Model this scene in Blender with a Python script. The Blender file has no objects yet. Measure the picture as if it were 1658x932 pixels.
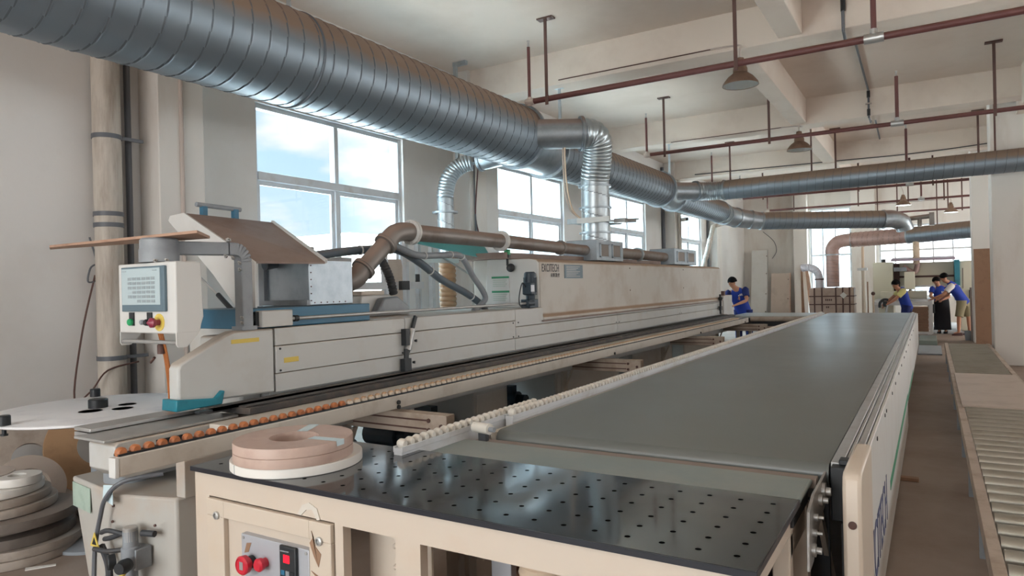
import bpy, bmesh, math, random
from mathutils import Vector, Matrix
random.seed(7)
PI = math.pi
S = bpy.context.scene
COL = S.collection

# ------------------------------------------------------------------ camera
FPX = 1111.0
cd = bpy.data.cameras.new('camera'); cam = bpy.data.objects.new('camera', cd); COL.objects.link(cam)
cd.sensor_width = 36.0; cd.lens = FPX / 1658.0 * 36.0; cd.clip_start = 0.05; cd.clip_end = 500
_yaw, _pit, _rol = math.radians(31.4), math.radians(-0.054), math.radians(-1.388)
_f = Vector((-math.sin(_yaw), math.cos(_yaw), 0)); _r = Vector((math.cos(_yaw), math.sin(_yaw), 0)); _u = Vector((0, 0, 1))
_fw = _f * math.cos(_pit) + _u * math.sin(_pit); _u2 = _u * math.cos(_pit) - _f * math.sin(_pit)
_r2 = _r * math.cos(_rol) + _u2 * math.sin(_rol); _u3 = _u2 * math.cos(_rol) - _r * math.sin(_rol)
cam.matrix_world = Matrix(((_r2.x, _u3.x, -_fw.x, 0), (_r2.y, _u3.y, -_fw.y, 0), (_r2.z, _u3.z, -_fw.z, 1.6), (0, 0, 0, 1)))
S.camera = cam

# ------------------------------------------------------------------ exposure, sky, daylight
S.view_settings.view_transform = 'Standard'; S.view_settings.look = 'None'
S.view_settings.gamma = 1.0; S.view_settings.use_curve_mapping = False
S.view_settings.exposure = 0.75
S.cycles.max_bounces = 10; S.cycles.diffuse_bounces = 6; S.cycles.glossy_bounces = 4
S.cycles.transparent_max_bounces = 12; S.cycles.sample_clamp_indirect = 6.0
S.cycles.caustics_reflective = False; S.cycles.caustics_refractive = False

SKY_LOW, SKY_HIGH = 0.70, 14.0
W = bpy.data.worlds.new('sky'); S.world = W; W.use_nodes = True
_n = W.node_tree.nodes; _l = W.node_tree.links; _n.clear()
tc = _n.new('ShaderNodeTexCoord'); sx = _n.new('ShaderNodeSeparateXYZ'); _l.new(tc.outputs['Generated'], sx.inputs[0])
# colour by height: pale near the horizon, blue higher up
cr = _n.new('ShaderNodeValToRGB'); _l.new(sx.outputs['Z'], cr.inputs[0])
cr.color_ramp.elements[0].position = 0.0; cr.color_ramp.elements[0].color = (0.70, 0.86, 0.95, 1)
cr.color_ramp.elements[1].position = 0.33; cr.color_ramp.elements[1].color = (0.47, 0.74, 0.92, 1)
# clouds
mp = _n.new('ShaderNodeMapping'); mp.inputs['Scale'].default_value = (2.2, 2.2, 6.0); _l.new(tc.outputs['Generated'], mp.inputs[0])
nz = _n.new('ShaderNodeTexNoise'); nz.inputs['Scale'].default_value = 2.2; nz.inputs['Detail'].default_value = 6; _l.new(mp.outputs[0], nz.inputs['Vector'])
nr = _n.new('ShaderNodeMapRange'); nr.inputs[1].default_value = 0.53; nr.inputs[2].default_value = 0.66; _l.new(nz.outputs['Fac'], nr.inputs[0])
mx = _n.new('ShaderNodeMix'); mx.data_type = 'RGBA'; _l.new(nr.outputs[0], mx.inputs[0]); _l.new(cr.outputs[0], mx.inputs[6]); mx.inputs[7].default_value = (1.0, 1.0, 1.0, 1)
# strength: thin bright cloud overhead, and a bright haze towards the far end where the sun stands behind it
st = _n.new('ShaderNodeMapRange'); st.interpolation_type = 'SMOOTHSTEP'
st.inputs[1].default_value = 0.34; st.inputs[2].default_value = 0.62; st.inputs[3].default_value = SKY_LOW; st.inputs[4].default_value = SKY_HIGH
_l.new(sx.outputs['Z'], st.inputs[0])
hz = _n.new('ShaderNodeMapRange'); hz.interpolation_type = 'SMOOTHSTEP'
hz.inputs[1].default_value = 0.68; hz.inputs[2].default_value = 0.92; hz.inputs[3].default_value = 0.0; hz.inputs[4].default_value = 1.6
_l.new(sx.outputs['Y'], hz.inputs[0])
ad = _n.new('ShaderNodeMath'); ad.operation = 'ADD'; _l.new(st.outputs[0], ad.inputs[0]); _l.new(hz.outputs[0], ad.inputs[1])
bg = _n.new('ShaderNodeBackground'); _l.new(mx.outputs[2], bg.inputs[0]); _l.new(ad.outputs[0], bg.inputs[1])
wo = _n.new('ShaderNodeOutputWorld'); _l.new(bg.outputs[0], wo.inputs[0])

def area(name, loc, rot, sx_, sy_, power=0, color=(1, 1, 1), portal=False):
    l = bpy.data.lights.new(name, 'AREA'); l.shape = 'RECTANGLE'; l.size = sx_; l.size_y = sy_
    l.energy = power; l.color = color; l.cycles.is_portal = portal
    o = bpy.data.objects.new(name, l); COL.objects.link(o); o.location = loc; o.rotation_euler = rot
    return o
WIN_Y = [(5.15, 7.70), (10.25, 12.80), (15.17, 17.62), (20.3, 22.85)]
for a, b in WIN_Y:                                    # sky portals in the four left windows
    area('window_daylight', (-6.80, (a + b) / 2, 2.38), (0, -PI / 2, 0), 2.8, b - a, portal=True)
area('end_window_daylight', (-2.9, 29.3, 2.4), (-PI / 2, 0, 0), 2.6, 3.2, portal=True)
area('end_window_daylight', (0.2, 29.3, 2.2), (-PI / 2, 0, 0), 3.4, 2.8, portal=True)
# added fill lamps outside unseen openings behind the viewpoint and on the far right
area('back_fill_light', (-2.4, -5.6, 2.2), (PI / 2, 0, 0), 5.0, 4.0, power=230, color=(1.0, 0.98, 0.95))
for yy, pw in ((2.0, 60), (9.0, 50), (16.0, 90), (23.0, 240)):
    area('right_fill_light', (9.3, yy, 2.4), (0, PI / 2, 0), 2.6, 4.4, power=pw, color=(1.0, 0.98, 0.95))

sun = bpy.data.lights.new('sun', 'SUN'); sun.energy = 26.0; sun.angle = math.radians(0.6); sun.color = (1.0, 0.97, 0.92)
so = bpy.data.objects.new('sun', sun); COL.objects.link(so); so.rotation_euler = (math.radians(12), math.radians(28), 0)   # high, from the right: it lights the yard, not the room

# ------------------------------------------------------------------ materials
def lin(h):
    h = h.lstrip('#'); c = [int(h[i:i + 2], 16) / 255 for i in (0, 2, 4)]
    return tuple(x / 12.92 if x <= 0.04045 else ((x + 0.055) / 1.055) ** 2.4 for x in c) + (1,)
def mat(name, color, rough=0.6, metal=0.0, dirt=None, dirt_scale=3.0, dirt_lo=0.5, dirt_hi=0.75, dirt_amt=1.0, dust=None, dust_amt=0.8, dust_at=0.42,
        bump=0.0, bump_scale=60.0, spec=0.5, rough_var=0.0, emit=None, alpha=None, coat=0.0, stretch=(1, 1, 1)):
    m = bpy.data.materials.new(name); m.use_nodes = True
    N = m.node_tree.nodes; L = m.node_tree.links
    b = N['Principled BSDF']
    b.inputs['Base Color'].default_value = lin(color); b.inputs['Roughness'].default_value = rough
    b.inputs['Metallic'].default_value = metal; b.inputs['Specular IOR Level'].default_value = spec; b.inputs['Coat Weight'].default_value = coat; b.inputs['Coat Roughness'].default_value = 0.06; b.inputs['Coat IOR'].default_value = 1.7
    geo = N.new('ShaderNodeNewGeometry'); src = None
    mpp = N.new('ShaderNodeMapping'); mpp.inputs['Scale'].default_value = stretch; L.new(geo.outputs['Position'], mpp.inputs[0])
    if dirt:
        t = N.new('ShaderNodeTexNoise'); t.inputs['Scale'].default_value = dirt_scale; t.inputs['Detail'].default_value = 7; t.inputs['Roughness'].default_value = 0.62
        L.new(mpp.outputs[0], t.inputs['Vector'])
        r = N.new('ShaderNodeMapRange'); r.inputs[1].default_value = dirt_lo; r.inputs[2].default_value = dirt_hi; r.inputs[4].default_value = dirt_amt
        L.new(t.outputs['Fac'], r.inputs[0])
        x = N.new('ShaderNodeMix'); x.data_type = 'RGBA'; x.inputs[6].default_value = lin(color); x.inputs[7].default_value = lin(dirt)
        L.new(r.outputs[0], x.inputs[0]); src = x.outputs[2]
        if rough_var:
            q = N.new('ShaderNodeMapRange'); q.inputs[1].default_value = 0.3; q.inputs[2].default_value = 0.7
            q.inputs[3].default_value = rough; q.inputs[4].default_value = rough + rough_var
            L.new(t.outputs['Fac'], q.inputs[0]); L.new(q.outputs[0], b.inputs['Roughness'])
    if dust:                                        # sawdust lying on faces that look upwards
        s = N.new('ShaderNodeSeparateXYZ'); L.new(geo.outputs['Normal'], s.inputs[0])
        t2 = N.new('ShaderNodeTexNoise'); t2.inputs['Scale'].default_value = 4.0; t2.inputs['Detail'].default_value = 5; L.new(geo.outputs['Position'], t2.inputs['Vector'])
        a = N.new('ShaderNodeMath'); a.operation = 'MULTIPLY_ADD'; a.inputs[1].default_value = 0.25; L.new(t2.outputs['Fac'], a.inputs[0]); L.new(s.outputs['Z'], a.inputs[2])
        r2 = N.new('ShaderNodeMapRange'); r2.inputs[1].default_value = dust_at; r2.inputs[2].default_value = dust_at + 0.34; r2.inputs[4].default_value = dust_amt; L.new(a.outputs[0], r2.inputs[0])
        x2 = N.new('ShaderNodeMix'); x2.data_type = 'RGBA'; L.new(r2.outputs[0], x2.inputs[0])
        if src: L.new(src, x2.inputs[6])
        else: x2.inputs[6].default_value = lin(color)
        x2.inputs[7].default_value = lin(dust); src = x2.outputs[2]
        if metal:
            im = N.new('ShaderNodeMapRange'); im.inputs[3].default_value = metal; im.inputs[4].default_value = 0.0; L.new(r2.outputs[0], im.inputs[0]); L.new(im.outputs[0], b.inputs['Metallic'])
        ir = N.new('ShaderNodeMapRange'); ir.inputs[3].default_value = rough; ir.inputs[4].default_value = 0.85; L.new(r2.outputs[0], ir.inputs[0]); L.new(ir.outputs[0], b.inputs['Roughness'])
    if src: L.new(src, b.inputs['Base Color'])
    if bump:
        t3 = N.new('ShaderNodeTexNoise'); t3.inputs['Scale'].default_value = bump_scale; t3.inputs['Detail'].default_value = 4; L.new(geo.outputs['Position'], t3.inputs['Vector'])
        bp = N.new('ShaderNodeBump'); bp.inputs['Strength'].default_value = bump; bp.inputs['Distance'].default_value = 0.02; L.new(t3.outputs['Fac'], bp.inputs['Height']); L.new(bp.outputs[0], b.inputs['Normal'])
    if emit:
        b.inputs['Emission Color'].default_value = lin(emit[0]); b.inputs['Emission Strength'].default_value = emit[1]
    return m

M = {}
M['wall'] = mat('wall_plaster', '#d8d6d4', 0.9, dirt='#c5beb6', dirt_scale=0.7, dirt_lo=0.5, dirt_hi=0.8, dirt_amt=0.6, bump=0.05, bump_scale=25)
M['pillar'] = mat('pillar_plaster', '#d9d5d0', 0.9, dirt='#b09a88', dirt_scale=1.2, dirt_lo=0.52, dirt_hi=0.8, dirt_amt=0.6, stretch=(1, 1, 0.3))
M['ceiling'] = mat('ceiling_limewash', '#dccfc4', 0.92, dirt='#c4b3a6', dirt_scale=0.9, dirt_lo=0.45, dirt_hi=0.8, dirt_amt=0.55, bump=0.04, bump_scale=12)
M['beam'] = mat('beam_limewash', '#d6cabf', 0.92, dirt='#bcaa9e', dirt_scale=1.6, dirt_lo=0.5, dirt_hi=0.8, dirt_amt=0.5)
M['floor'] = mat('dusty_concrete', '#94857a', 0.85, dirt='#7a685c', dirt_scale=1.3, dirt_lo=0.4, dirt_hi=0.72, dirt_amt=0.8, bump=0.08, bump_scale=30)
M['alu'] = mat('window_aluminium', '#c9ccd0', 0.45, dirt='#b5b2b0', dirt_scale=4)
M['ground'] = mat('outside_paving', '#c9c6bf', 0.9, dirt='#b5b2ab', dirt_scale=0.3)
M['far_wall'] = mat('outside_render', '#e9e6e0', 0.9)
M['far_glass'] = mat('outside_dark_panes', '#9fb0bd', 0.3)
M['white'] = mat('machine_white_paint', '#c1c2c0', 0.42, dirt='#ada294', dirt_scale=2.2, dirt_lo=0.5, dirt_hi=0.8, dirt_amt=0.6, dust='#a8927c', dust_amt=0.55)
M['hoodw'] = mat('dusty_hood_paint', '#c4c0b9', 0.5, dirt='#a3917f', dirt_scale=1.6, dirt_lo=0.46, dirt_hi=0.74, dirt_amt=0.75, dust='#9c816b', dust_amt=0.9)
M['white2'] = mat('clean_white_paint', '#d0d0ce', 0.4, dirt='#c5c2bd', dirt_scale=2)
M['cream'] = mat('cream_paint', '#c6b9ab', 0.42, dirt='#c3ac96', dirt_scale=3.5, dirt_lo=0.55, dirt_hi=0.8, dirt_amt=0.5)
M['creamdoor'] = mat('cream_door_paint', '#c8bbac', 0.4, dirt='#c5ae96', dirt_scale=4, dirt_lo=0.58, dirt_hi=0.8, dirt_amt=0.5)
M['steel'] = mat('bare_steel', '#b5b5b4', 0.38, 0.6, dirt='#8d8379', dirt_scale=6, dirt_amt=0.5)
M['galv'] = mat('galvanised_sheet', '#aab3ba', 0.42, 0.85, dirt='#8f99a2', dirt_scale=9, dirt_lo=0.4, dirt_hi=0.7, dirt_amt=0.6, dust='#8a7266', dust_amt=0.85)
M['duct'] = mat('spiral_duct_sheet', '#7f8a94', 0.46, 0.65, dirt='#838d96', dirt_scale=5, dirt_lo=0.4, dirt_hi=0.7, dirt_amt=0.6, dust='#85705f', dust_amt=0.95, dust_at=0.12)  # dust on top; brown carried down the sides paints in the floor's reflection
M['seam'] = mat('duct_seam_shadow', '#626a72', 0.6, 0.4, dust='#75594d', dust_amt=0.8)
M['clean_galv'] = mat('clean_galvanised_sheet', '#bcc5ca', 0.36, 0.85, dirt='#a2acb2', dirt_scale=12, dirt_lo=0.4, dirt_hi=0.7, dirt_amt=0.6)
M['rustpipe'] = mat('dusty_steel_pipe', '#8d8783', 0.5, 0.5, dirt='#756860', dirt_scale=4, dirt_lo=0.45, dirt_hi=0.75, dust='#8c776b', dust_amt=0.9, dust_at=0.3)
M['red'] = mat('red_oxide_pipe', '#623a38', 0.55, dirt='#5c3430', dirt_scale=8, dust='#79564a', dust_amt=0.5)
M['lightstain'] = mat('pale_stain', '#b4b6be', 0.5)
M['railcream'] = mat('cream_grey_rail', '#c6c0b7', 0.5, dirt='#a99c8e', dirt_scale=5, dirt_lo=0.5, dirt_hi=0.75, dirt_amt=0.7)
M['gapgrey'] = mat('brown_grey_strip', '#8d8078', 0.6)
M['edgeblack'] = mat('black_table_edge', '#1d1f28', 0.3)
M['portglass'] = mat('dusty_port', '#857b74', 0.5)
M['purplered'] = mat('dull_red_button', '#8d3048', 0.35)
M['rod'] = mat('dark_hanger_steel', '#5c423c', 0.6, 0.2)
M['black'] = mat('black_plastic', '#22262a', 0.45)
M['rubber'] = mat('dark_rubber', '#3a3c40', 0.6, dirt='#4f4a46', dirt_scale=8)
M['track'] = mat('dark_chain_pads', '#3d3b3b', 0.55, dirt='#574d45', dirt_scale=10, dirt_lo=0.45, dirt_hi=0.7)
M['hose'] = mat('grey_blue_hose', '#5a6772', 0.5, dirt='#726e6a', dirt_scale=6, dust='#7d7268', dust_amt=0.4)
M['belt'] = mat('grey_green_belt', '#656b6a', 0.30, dirt='#73746f', dirt_scale=0.9, dirt_lo=0.40, dirt_hi=0.8, dirt_amt=0.6, rough_var=0.08, spec=0.55)
M['belt2'] = mat('pale_grey_belt', '#84908f', 0.5, dirt='#9a9a93', dirt_scale=3, dirt_lo=0.45, dirt_hi=0.75, dirt_amt=0.7)
M['belt3'] = mat('reflection_toned_belt', '#a7adad', 0.32)  # base colour lightened to carry the bluish-white reflection on the end belt
M['tornfilm'] = mat('torn_clear_tape', '#cfc9c0', 0.25)
M['teal'] = mat('teal_plastic', '#1d7f92', 0.35, dirt='#175f6f', dirt_scale=5)
M['blue'] = mat('petrol_blue_paint', '#2c6a8a', 0.4, dirt='#275a70', dirt_scale=4, dust='#8d8880', dust_amt=0.35)
M['cyan'] = mat('turquoise_sheet', '#5fb9bf', 0.4)
M['green'] = mat('green_lamp_plastic', '#1f9e62', 0.3)
M['greenstripe'] = mat('green_decal', '#2f8a63', 0.5)
M['ink'] = mat('dark_lettering', '#3c3a40', 0.5)
M['inkb'] = mat('navy_lettering', '#4a5075', 0.5)
M['brown'] = mat('dusty_brown_panel', '#8f7e76', 0.6, dirt='#7b6257', dirt_scale=2.5, dirt_lo=0.45, dirt_hi=0.75)
M['mdf'] = mat('brown_board', '#8f6f58', 0.75, dirt='#7d5f4a', dirt_scale=5)
M['woodstrip'] = mat('board_strip', '#b08f7a', 0.7, dirt='#9a7763', dirt_scale=8)
M['greyboard'] = mat('grey_beige_board', '#b9aba0', 0.5, dirt='#a6978b', dirt_scale=3)
M['tapebrown'] = mat('wood_tone_edge_tape', '#bca498', 0.5, dirt='#b0968a', dirt_scale=9)
M['tapewhite'] = mat('white_edge_tape', '#dedbd6', 0.45)
M['tapegrey'] = mat('grey_edge_tape', '#a59a90', 0.6, dirt='#8c8076', dirt_scale=6)
M['tapedark'] = mat('dusty_dark_tape', '#6f665f', 0.7, dirt='#5b524c', dirt_scale=6, dust='#8d8077', dust_amt=0.5)
M['tapetan'] = mat('tan_edge_tape', '#a3805f', 0.6, dirt='#8c6d51', dirt_scale=6)
M['film'] = mat('clear_blue_film', '#cfe3ea', 0.25)
M['copperwheel'] = mat('amber_roller', '#b87247', 0.35, dirt='#8f5a3c', dirt_scale=30)
M['bead'] = mat('white_roller', '#d9d5cd', 0.4, dirt='#c2b5a5', dirt_scale=25, dirt_lo=0.5, dirt_hi=0.75)
M['dustwheel'] = mat('dusty_white_roller', '#d3c6b6', 0.5, dust='#b48b63', dust_amt=0.8)
M['disc'] = mat('white_laminate_disc', '#e2e3e6', 0.4, dirt='#c9cbd2', dirt_scale=2.5, dirt_lo=0.55, dirt_hi=0.7)
M['pvc'] = mat('stained_pvc_pipe', '#beb6ac', 0.6, dirt='#8f8276', dirt_scale=3, dirt_lo=0.45, dirt_hi=0.72, dirt_amt=0.9, stretch=(3, 3, 0.5))
M['conduit'] = mat('painted_conduit', '#b9aca4', 0.6)
M['dconduit'] = mat('dark_conduit', '#5f6268', 0.5)
M['panelgrey'] = mat('grey_control_plate', '#b3b6bd', 0.4, 0.3)
M['redbtn'] = mat('red_button', '#c3283a', 0.3)
M['redled'] = mat('red_display', '#ff1028', 0.3, emit=('#ff1020', 1.6))
M['yellow'] = mat('yellow_plate', '#d9bf5a', 0.5)
M['screen'] = mat('touch_screen', '#93a1a5', 0.2, emit=('#cfdfe2', 0.16))
M['screentxt'] = mat('screen_icons', '#7d888c', 0.3, emit=('#b8c2c6', 0.10))
M['bezel'] = mat('blue_grey_bezel', '#5f7480', 0.4)
M['lampshade'] = mat('rusty_lamp_shade', '#7c6353', 0.5, 0.3, dirt='#66503f', dirt_scale=14)
M['lampin'] = mat('lamp_reflector', '#b9bdb9', 0.25, 0.8)
M['bulb'] = mat('lamp_glass', '#d9dcd8', 0.2)
M['carton'] = mat('wrapped_carton', '#b39c8d', 0.6, dirt='#9c8474', dirt_scale=4)
M['cloth_blue'] = mat('royal_blue_cloth', '#1e3c9e', 0.8)
M['cloth_navy'] = mat('navy_cloth', '#1d2a66', 0.85)
M['cloth_black'] = mat('black_cloth', '#1b1c22', 0.9)
M['cloth_khaki'] = mat('khaki_cloth', '#8d8468', 0.9)
M['cloth_white'] = mat('white_cloth', '#dcd9d6', 0.9)
M['cloth_yellow'] = mat('yellow_cloth', '#d8cf8a', 0.9)
M['skin'] = mat('skin', '#b98468', 0.6)
M['hair'] = mat('black_hair', '#0b090a', 0.8, spec=0.2)
M['shoe'] = mat('dark_shoe', '#4a2a26', 0.6)
M['greypaint'] = mat('grey_paint', '#8f959b', 0.45, dirt='#7b7f84', dirt_scale=5)
M['motor'] = mat('motor_dark_blue', '#2b3a46', 0.45)
M['cabinet'] = mat('off_white_cabinet', '#b6b3ad', 0.5, dirt='#b39a86', dirt_scale=2.2, dirt_lo=0.52, dirt_hi=0.75, dirt_amt=0.7)
M['label_green'] = mat('pale_green_plate', '#a9bcb0', 0.5, dirt='#93a89b', dirt_scale=14)
M['orange_hose'] = mat('orange_hose', '#b5703f', 0.5)
M['osb'] = mat('speckled_board', '#8d6a55', 0.85, dirt='#b18d75', dirt_scale=40, dirt_lo=0.55, dirt_hi=0.65)
M['creamhose'] = mat('cream_corrugated_hose', '#cdb7a0', 0.6)
M['pinkhose'] = mat('brown_pink_duct', '#b0928a', 0.5, 0.2, dirt='#94776d', dirt_scale=5)
M['whitehose'] = mat('white_ribbed_hose', '#d5d2da', 0.45)
M['cream_cnc'] = mat('pale_cream_enclosure', '#d8d3bf', 0.45)
M['greenplat'] = mat('grey_green_platform', '#7d8781', 0.6)
M['roller'] = mat('dusty_roller_steel', '#aeaca3', 0.34, 0.8, dirt='#8f8878', dirt_scale=3, dirt_lo=0.45, dirt_hi=0.8, dirt_amt=0.6)
M['oldcream'] = mat('worn_cream_rail', '#b3a598', 0.6, dirt='#93816f', dirt_scale=5, dirt_lo=0.45, dirt_hi=0.72)
M['lilac'] = mat('grey_lilac_cover', '#a898a8', 0.5)

def glass_mat():
    m = bpy.data.materials.new('window_glass'); m.use_nodes = True
    N = m.node_tree.nodes; L = m.node_tree.links; N.clear()
    o = N.new('ShaderNodeOutputMaterial'); t = N.new('ShaderNodeBsdfTransparent'); t.inputs[0].default_value = (0.97, 0.99, 1, 1)
    g = N.new('ShaderNodeBsdfGlossy'); g.inputs['Roughness'].default_value = 0.02
    x = N.new('ShaderNodeMixShader'); x.inputs[0].default_value = 0.05
    L.new(t.outputs[0], x.inputs[1]); L.new(g.outputs[0], x.inputs[2]); L.new(x.outputs[0], o.inputs[0])
    return m
M['glass'] = glass_mat()
def table_mat():
    # glossy black board drilled with a 100 x 95 mm grid of air holes
    m = mat('black_air_table_board', '#2e3336', 0.06, dirt='#3b4043', dirt_scale=5, dirt_lo=0.45, dirt_hi=0.75, rough_var=0.06, spec=1.0)
    N = m.node_tree.nodes; L = m.node_tree.links; b = N['Principled BSDF']
    src = b.inputs['Base Color'].links[0].from_socket
    g = N.new('ShaderNodeNewGeometry'); s = N.new('ShaderNodeSeparateXYZ'); L.new(g.outputs['Position'], s.inputs[0])
    ds = []
    for ax, off, p in (('X', 0.04, 0.1), ('Y', -1.80, 0.095)):
        a = N.new('ShaderNodeMath'); a.operation = 'MULTIPLY_ADD'; a.inputs[1].default_value = 1 / p; a.inputs[2].default_value = off / p + 0.5; L.new(s.outputs[ax], a.inputs[0])
        f = N.new('ShaderNodeMath'); f.operation = 'FLOORED_MODULO'; f.inputs[1].default_value = 1.0; L.new(a.outputs[0], f.inputs[0])
        c = N.new('ShaderNodeMath'); c.operation = 'MULTIPLY_ADD'; c.inputs[1].default_value = p; c.inputs[2].default_value = -p / 2; L.new(f.outputs[0], c.inputs[0])
        q = N.new('ShaderNodeMath'); q.operation = 'POWER'; q.inputs[1].default_value = 2; 
        ab = N.new('ShaderNodeMath'); ab.operation = 'ABSOLUTE'; L.new(c.outputs[0], ab.inputs[0]); L.new(ab.outputs[0], q.inputs[0]); ds.append(q)
    sm = N.new('ShaderNodeMath'); sm.operation = 'ADD'; L.new(ds[0].outputs[0], sm.inputs[0]); L.new(ds[1].outputs[0], sm.inputs[1])
    lt = N.new('ShaderNodeMath'); lt.operation = 'LESS_THAN'; lt.inputs[1].default_value = 0.0085 ** 2; L.new(sm.outputs[0], lt.inputs[0])
    x = N.new('ShaderNodeMix'); x.data_type = 'RGBA'; L.new(lt.outputs[0], x.inputs[0]); L.new(src, x.inputs[6]); x.inputs[7].default_value = (0.004, 0.004, 0.004, 1)
    L.new(x.outputs[2], b.inputs['Base Color'])
    sp = N.new('ShaderNodeMath'); sp.operation = 'MULTIPLY_ADD'; sp.inputs[1].default_value = -0.8; sp.inputs[2].default_value = 0.8; L.new(lt.outputs[0], sp.inputs[0]); L.new(sp.outputs[0], b.inputs['Specular IOR Level'])
    return m
M['table'] = table_mat()

# ------------------------------------------------------------------ mesh builder and scene helpers
OFF = {}
def V(*a): return Vector(a)
class B:
    """collects shapes and links them as ONE mesh object"""
    def __init__(s): s.v = []; s.f = []; s.mi = None
    def add(s, vs, fs):
        n = len(s.v); s.v += [Vector(p) for p in vs]; s.f += [tuple(i + n for i in q) for q in fs]; return s
    def box(s, x0, x1, y0, y1, z0, z1):
        return s.add([(x0, y0, z0), (x1, y0, z0), (x1, y1, z0), (x0, y1, z0), (x0, y0, z1), (x1, y0, z1), (x1, y1, z1), (x0, y1, z1)],
                     [(0, 3, 2, 1), (4, 5, 6, 7), (0, 1, 5, 4), (1, 2, 6, 5), (2, 3, 7, 6), (3, 0, 4, 7)])
    def bar(s, a, b, w, h, up=(0, 0, 1)):
        a, b = Vector(a), Vector(b); d = (b - a).normalized(); u = Vector(up)
        sd = d.cross(u)
        if sd.length < 1e-4: sd = d.cross(Vector((0, 1, 0)))
        sd.normalize(); u = sd.cross(d)
        vs = [p + sd * (i * w / 2) + u * (j * h / 2) for p in (a, b) for i, j in ((-1, -1), (1, -1), (1, 1), (-1, 1))]
        return s.add(vs, [(0, 1, 2, 3), (7, 6, 5, 4), (0, 4, 5, 1), (1, 5, 6, 2), (2, 6, 7, 3), (3, 7, 4, 0)])
    def prism(s, poly, axis, a0, a1):
        k = len(poly)
        def P(q, t):
            if axis == 'x': return (t, q[0], q[1])
            if axis == 'y': return (q[0], t, q[1])
            return (q[0], q[1], t)
        vs = [P(q, a0) for q in poly] + [P(q, a1) for q in poly]
        fs = [tuple(range(k)), tuple(range(2 * k - 1, k - 1, -1))] + [(i, i + k, (i + 1) % k + k, (i + 1) % k) for i in range(k)]
        return s.add(vs, fs)
    def tube(s, pts, r, n=12, caps=True, up=None):
        pts = [Vector(p) for p in pts]; R = r if isinstance(r, (list, tuple)) else [r] * len(pts)
        vs, fs = [], []; u = None
        for i, p in enumerate(pts):
            d = (pts[min(i + 1, len(pts) - 1)] - pts[max(i - 1, 0)]).normalized()
            if u is None:
                u = Vector((0, 0, 1)) if abs(d.z) < 0.9 else Vector((1, 0, 0))
            u = (u - d * u.dot(d)); u.normalize(); w = d.cross(u)
            vs += [p + (u * math.cos(2 * PI * k / n) + w * math.sin(2 * PI * k / n)) * R[i] for k in range(n)]
        for i in range(len(pts) - 1):
            fs += [(i * n + k, i * n + (k + 1) % n, (i + 1) * n + (k + 1) % n, (i + 1) * n + k) for k in range(n)]
        if caps:
            fs += [tuple(range(n - 1, -1, -1)), tuple((len(pts) - 1) * n + k for k in range(n))]
        return s.add(vs, fs)
    def lathe(s, prof, c, axis=(0, 0, 1), n=32, close=False):
        a = Vector(axis).normalized(); c = Vector(c)
        u = Vector((1, 0, 0)) if abs(a.x) < 0.9 else Vector((0, 1, 0)); u = (u - a * u.dot(a)).normalized(); w = a.cross(u)
        vs, fs = [], []; k = len(prof)
        for r, h in prof:
            vs += [c + a * h + (u * math.cos(2 * PI * i / n) + w * math.sin(2 * PI * i / n)) * r for i in range(n)]
        for j in range(k if close else k - 1):
            j2 = (j + 1) % k
            fs += [(j * n + i, j * n + (i + 1) % n, j2 * n + (i + 1) % n, j2 * n + i) for i in range(n)]
        if not close:
            if prof[0][0] > 1e-5: fs.append(tuple(range(n - 1, -1, -1)))
            if prof[-1][0] > 1e-5: fs.append(tuple((k - 1) * n + i for i in range(n)))
        return s.add(vs, fs)
    def ball(s, c, r, n=12):
        rx, ry, rz = r if isinstance(r, (tuple, list)) else (r, r, r); c = Vector(c); m = n // 2
        vs, fs = [c + V(0, 0, -rz)], []
        for j in range(1, m):
            t = -PI / 2 + PI * j / m
            vs += [c + V(rx * math.cos(t) * math.cos(2 * PI * i / n), ry * math.cos(t) * math.sin(2 * PI * i / n), rz * math.sin(t)) for i in range(n)]
        vs.append(c + V(0, 0, rz))
        fs += [(0, 1 + (i + 1) % n, 1 + i) for i in range(n)]
        for j in range(m - 2):
            fs += [(1 + j * n + i, 1 + j * n + (i + 1) % n, 1 + (j + 1) * n + (i + 1) % n, 1 + (j + 1) * n + i) for i in range(n)]
        t = 1 + (m - 2) * n
        fs += [(t + i, t + (i + 1) % n, len(vs) - 1) for i in range(n)]
        return s.add(vs, fs)
    def xf(s, mtx):
        s.v = [mtx @ p for p in s.v]; return s
    def build(s, name, m, parent=None, bevel=0.0, origin=None, smooth=True, angle=38):
        off = OFF.get(parent.name, V(0, 0, 0)) if parent is not None else (Vector(origin) if origin is not None else V(0, 0, 0))
        me = bpy.data.meshes.new(name)
        me.from_pydata([tuple(p - off) for p in s.v], [], s.f)
        b = bmesh.new(); b.from_mesh(me); bmesh.ops.recalc_face_normals(b, faces=b.faces); b.to_mesh(me); b.free()
        ms = m if isinstance(m, list) else [m]
        for x in ms: me.materials.append(M[x] if isinstance(x, str) else x)
        if s.mi and len(ms) > 1 and len(s.mi) == len(me.polygons): me.polygons.foreach_set('material_index', s.mi)
        if smooth:
            me.polygons.foreach_set('use_smooth', [True] * len(me.polygons)); me.set_sharp_from_angle(angle=math.radians(angle))
        o = bpy.data.objects.new(name, me); COL.objects.link(o)
        if parent is not None: o.parent = parent
        else: o.location = off
        OFF[o.name] = off
        if bevel:
            md = o.modifiers.new('edge', 'BEVEL'); md.width = bevel; md.segments = 2; md.limit_method = 'ANGLE'; md.angle_limit = math.radians(40)
        return o
def tag(o, label=None, cat=None, group=None, kind=None):
    if label: o['label'] = label
    if cat: o['category'] = cat
    if group: o['group'] = group
    if kind: o['kind'] = kind
    return o
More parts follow.
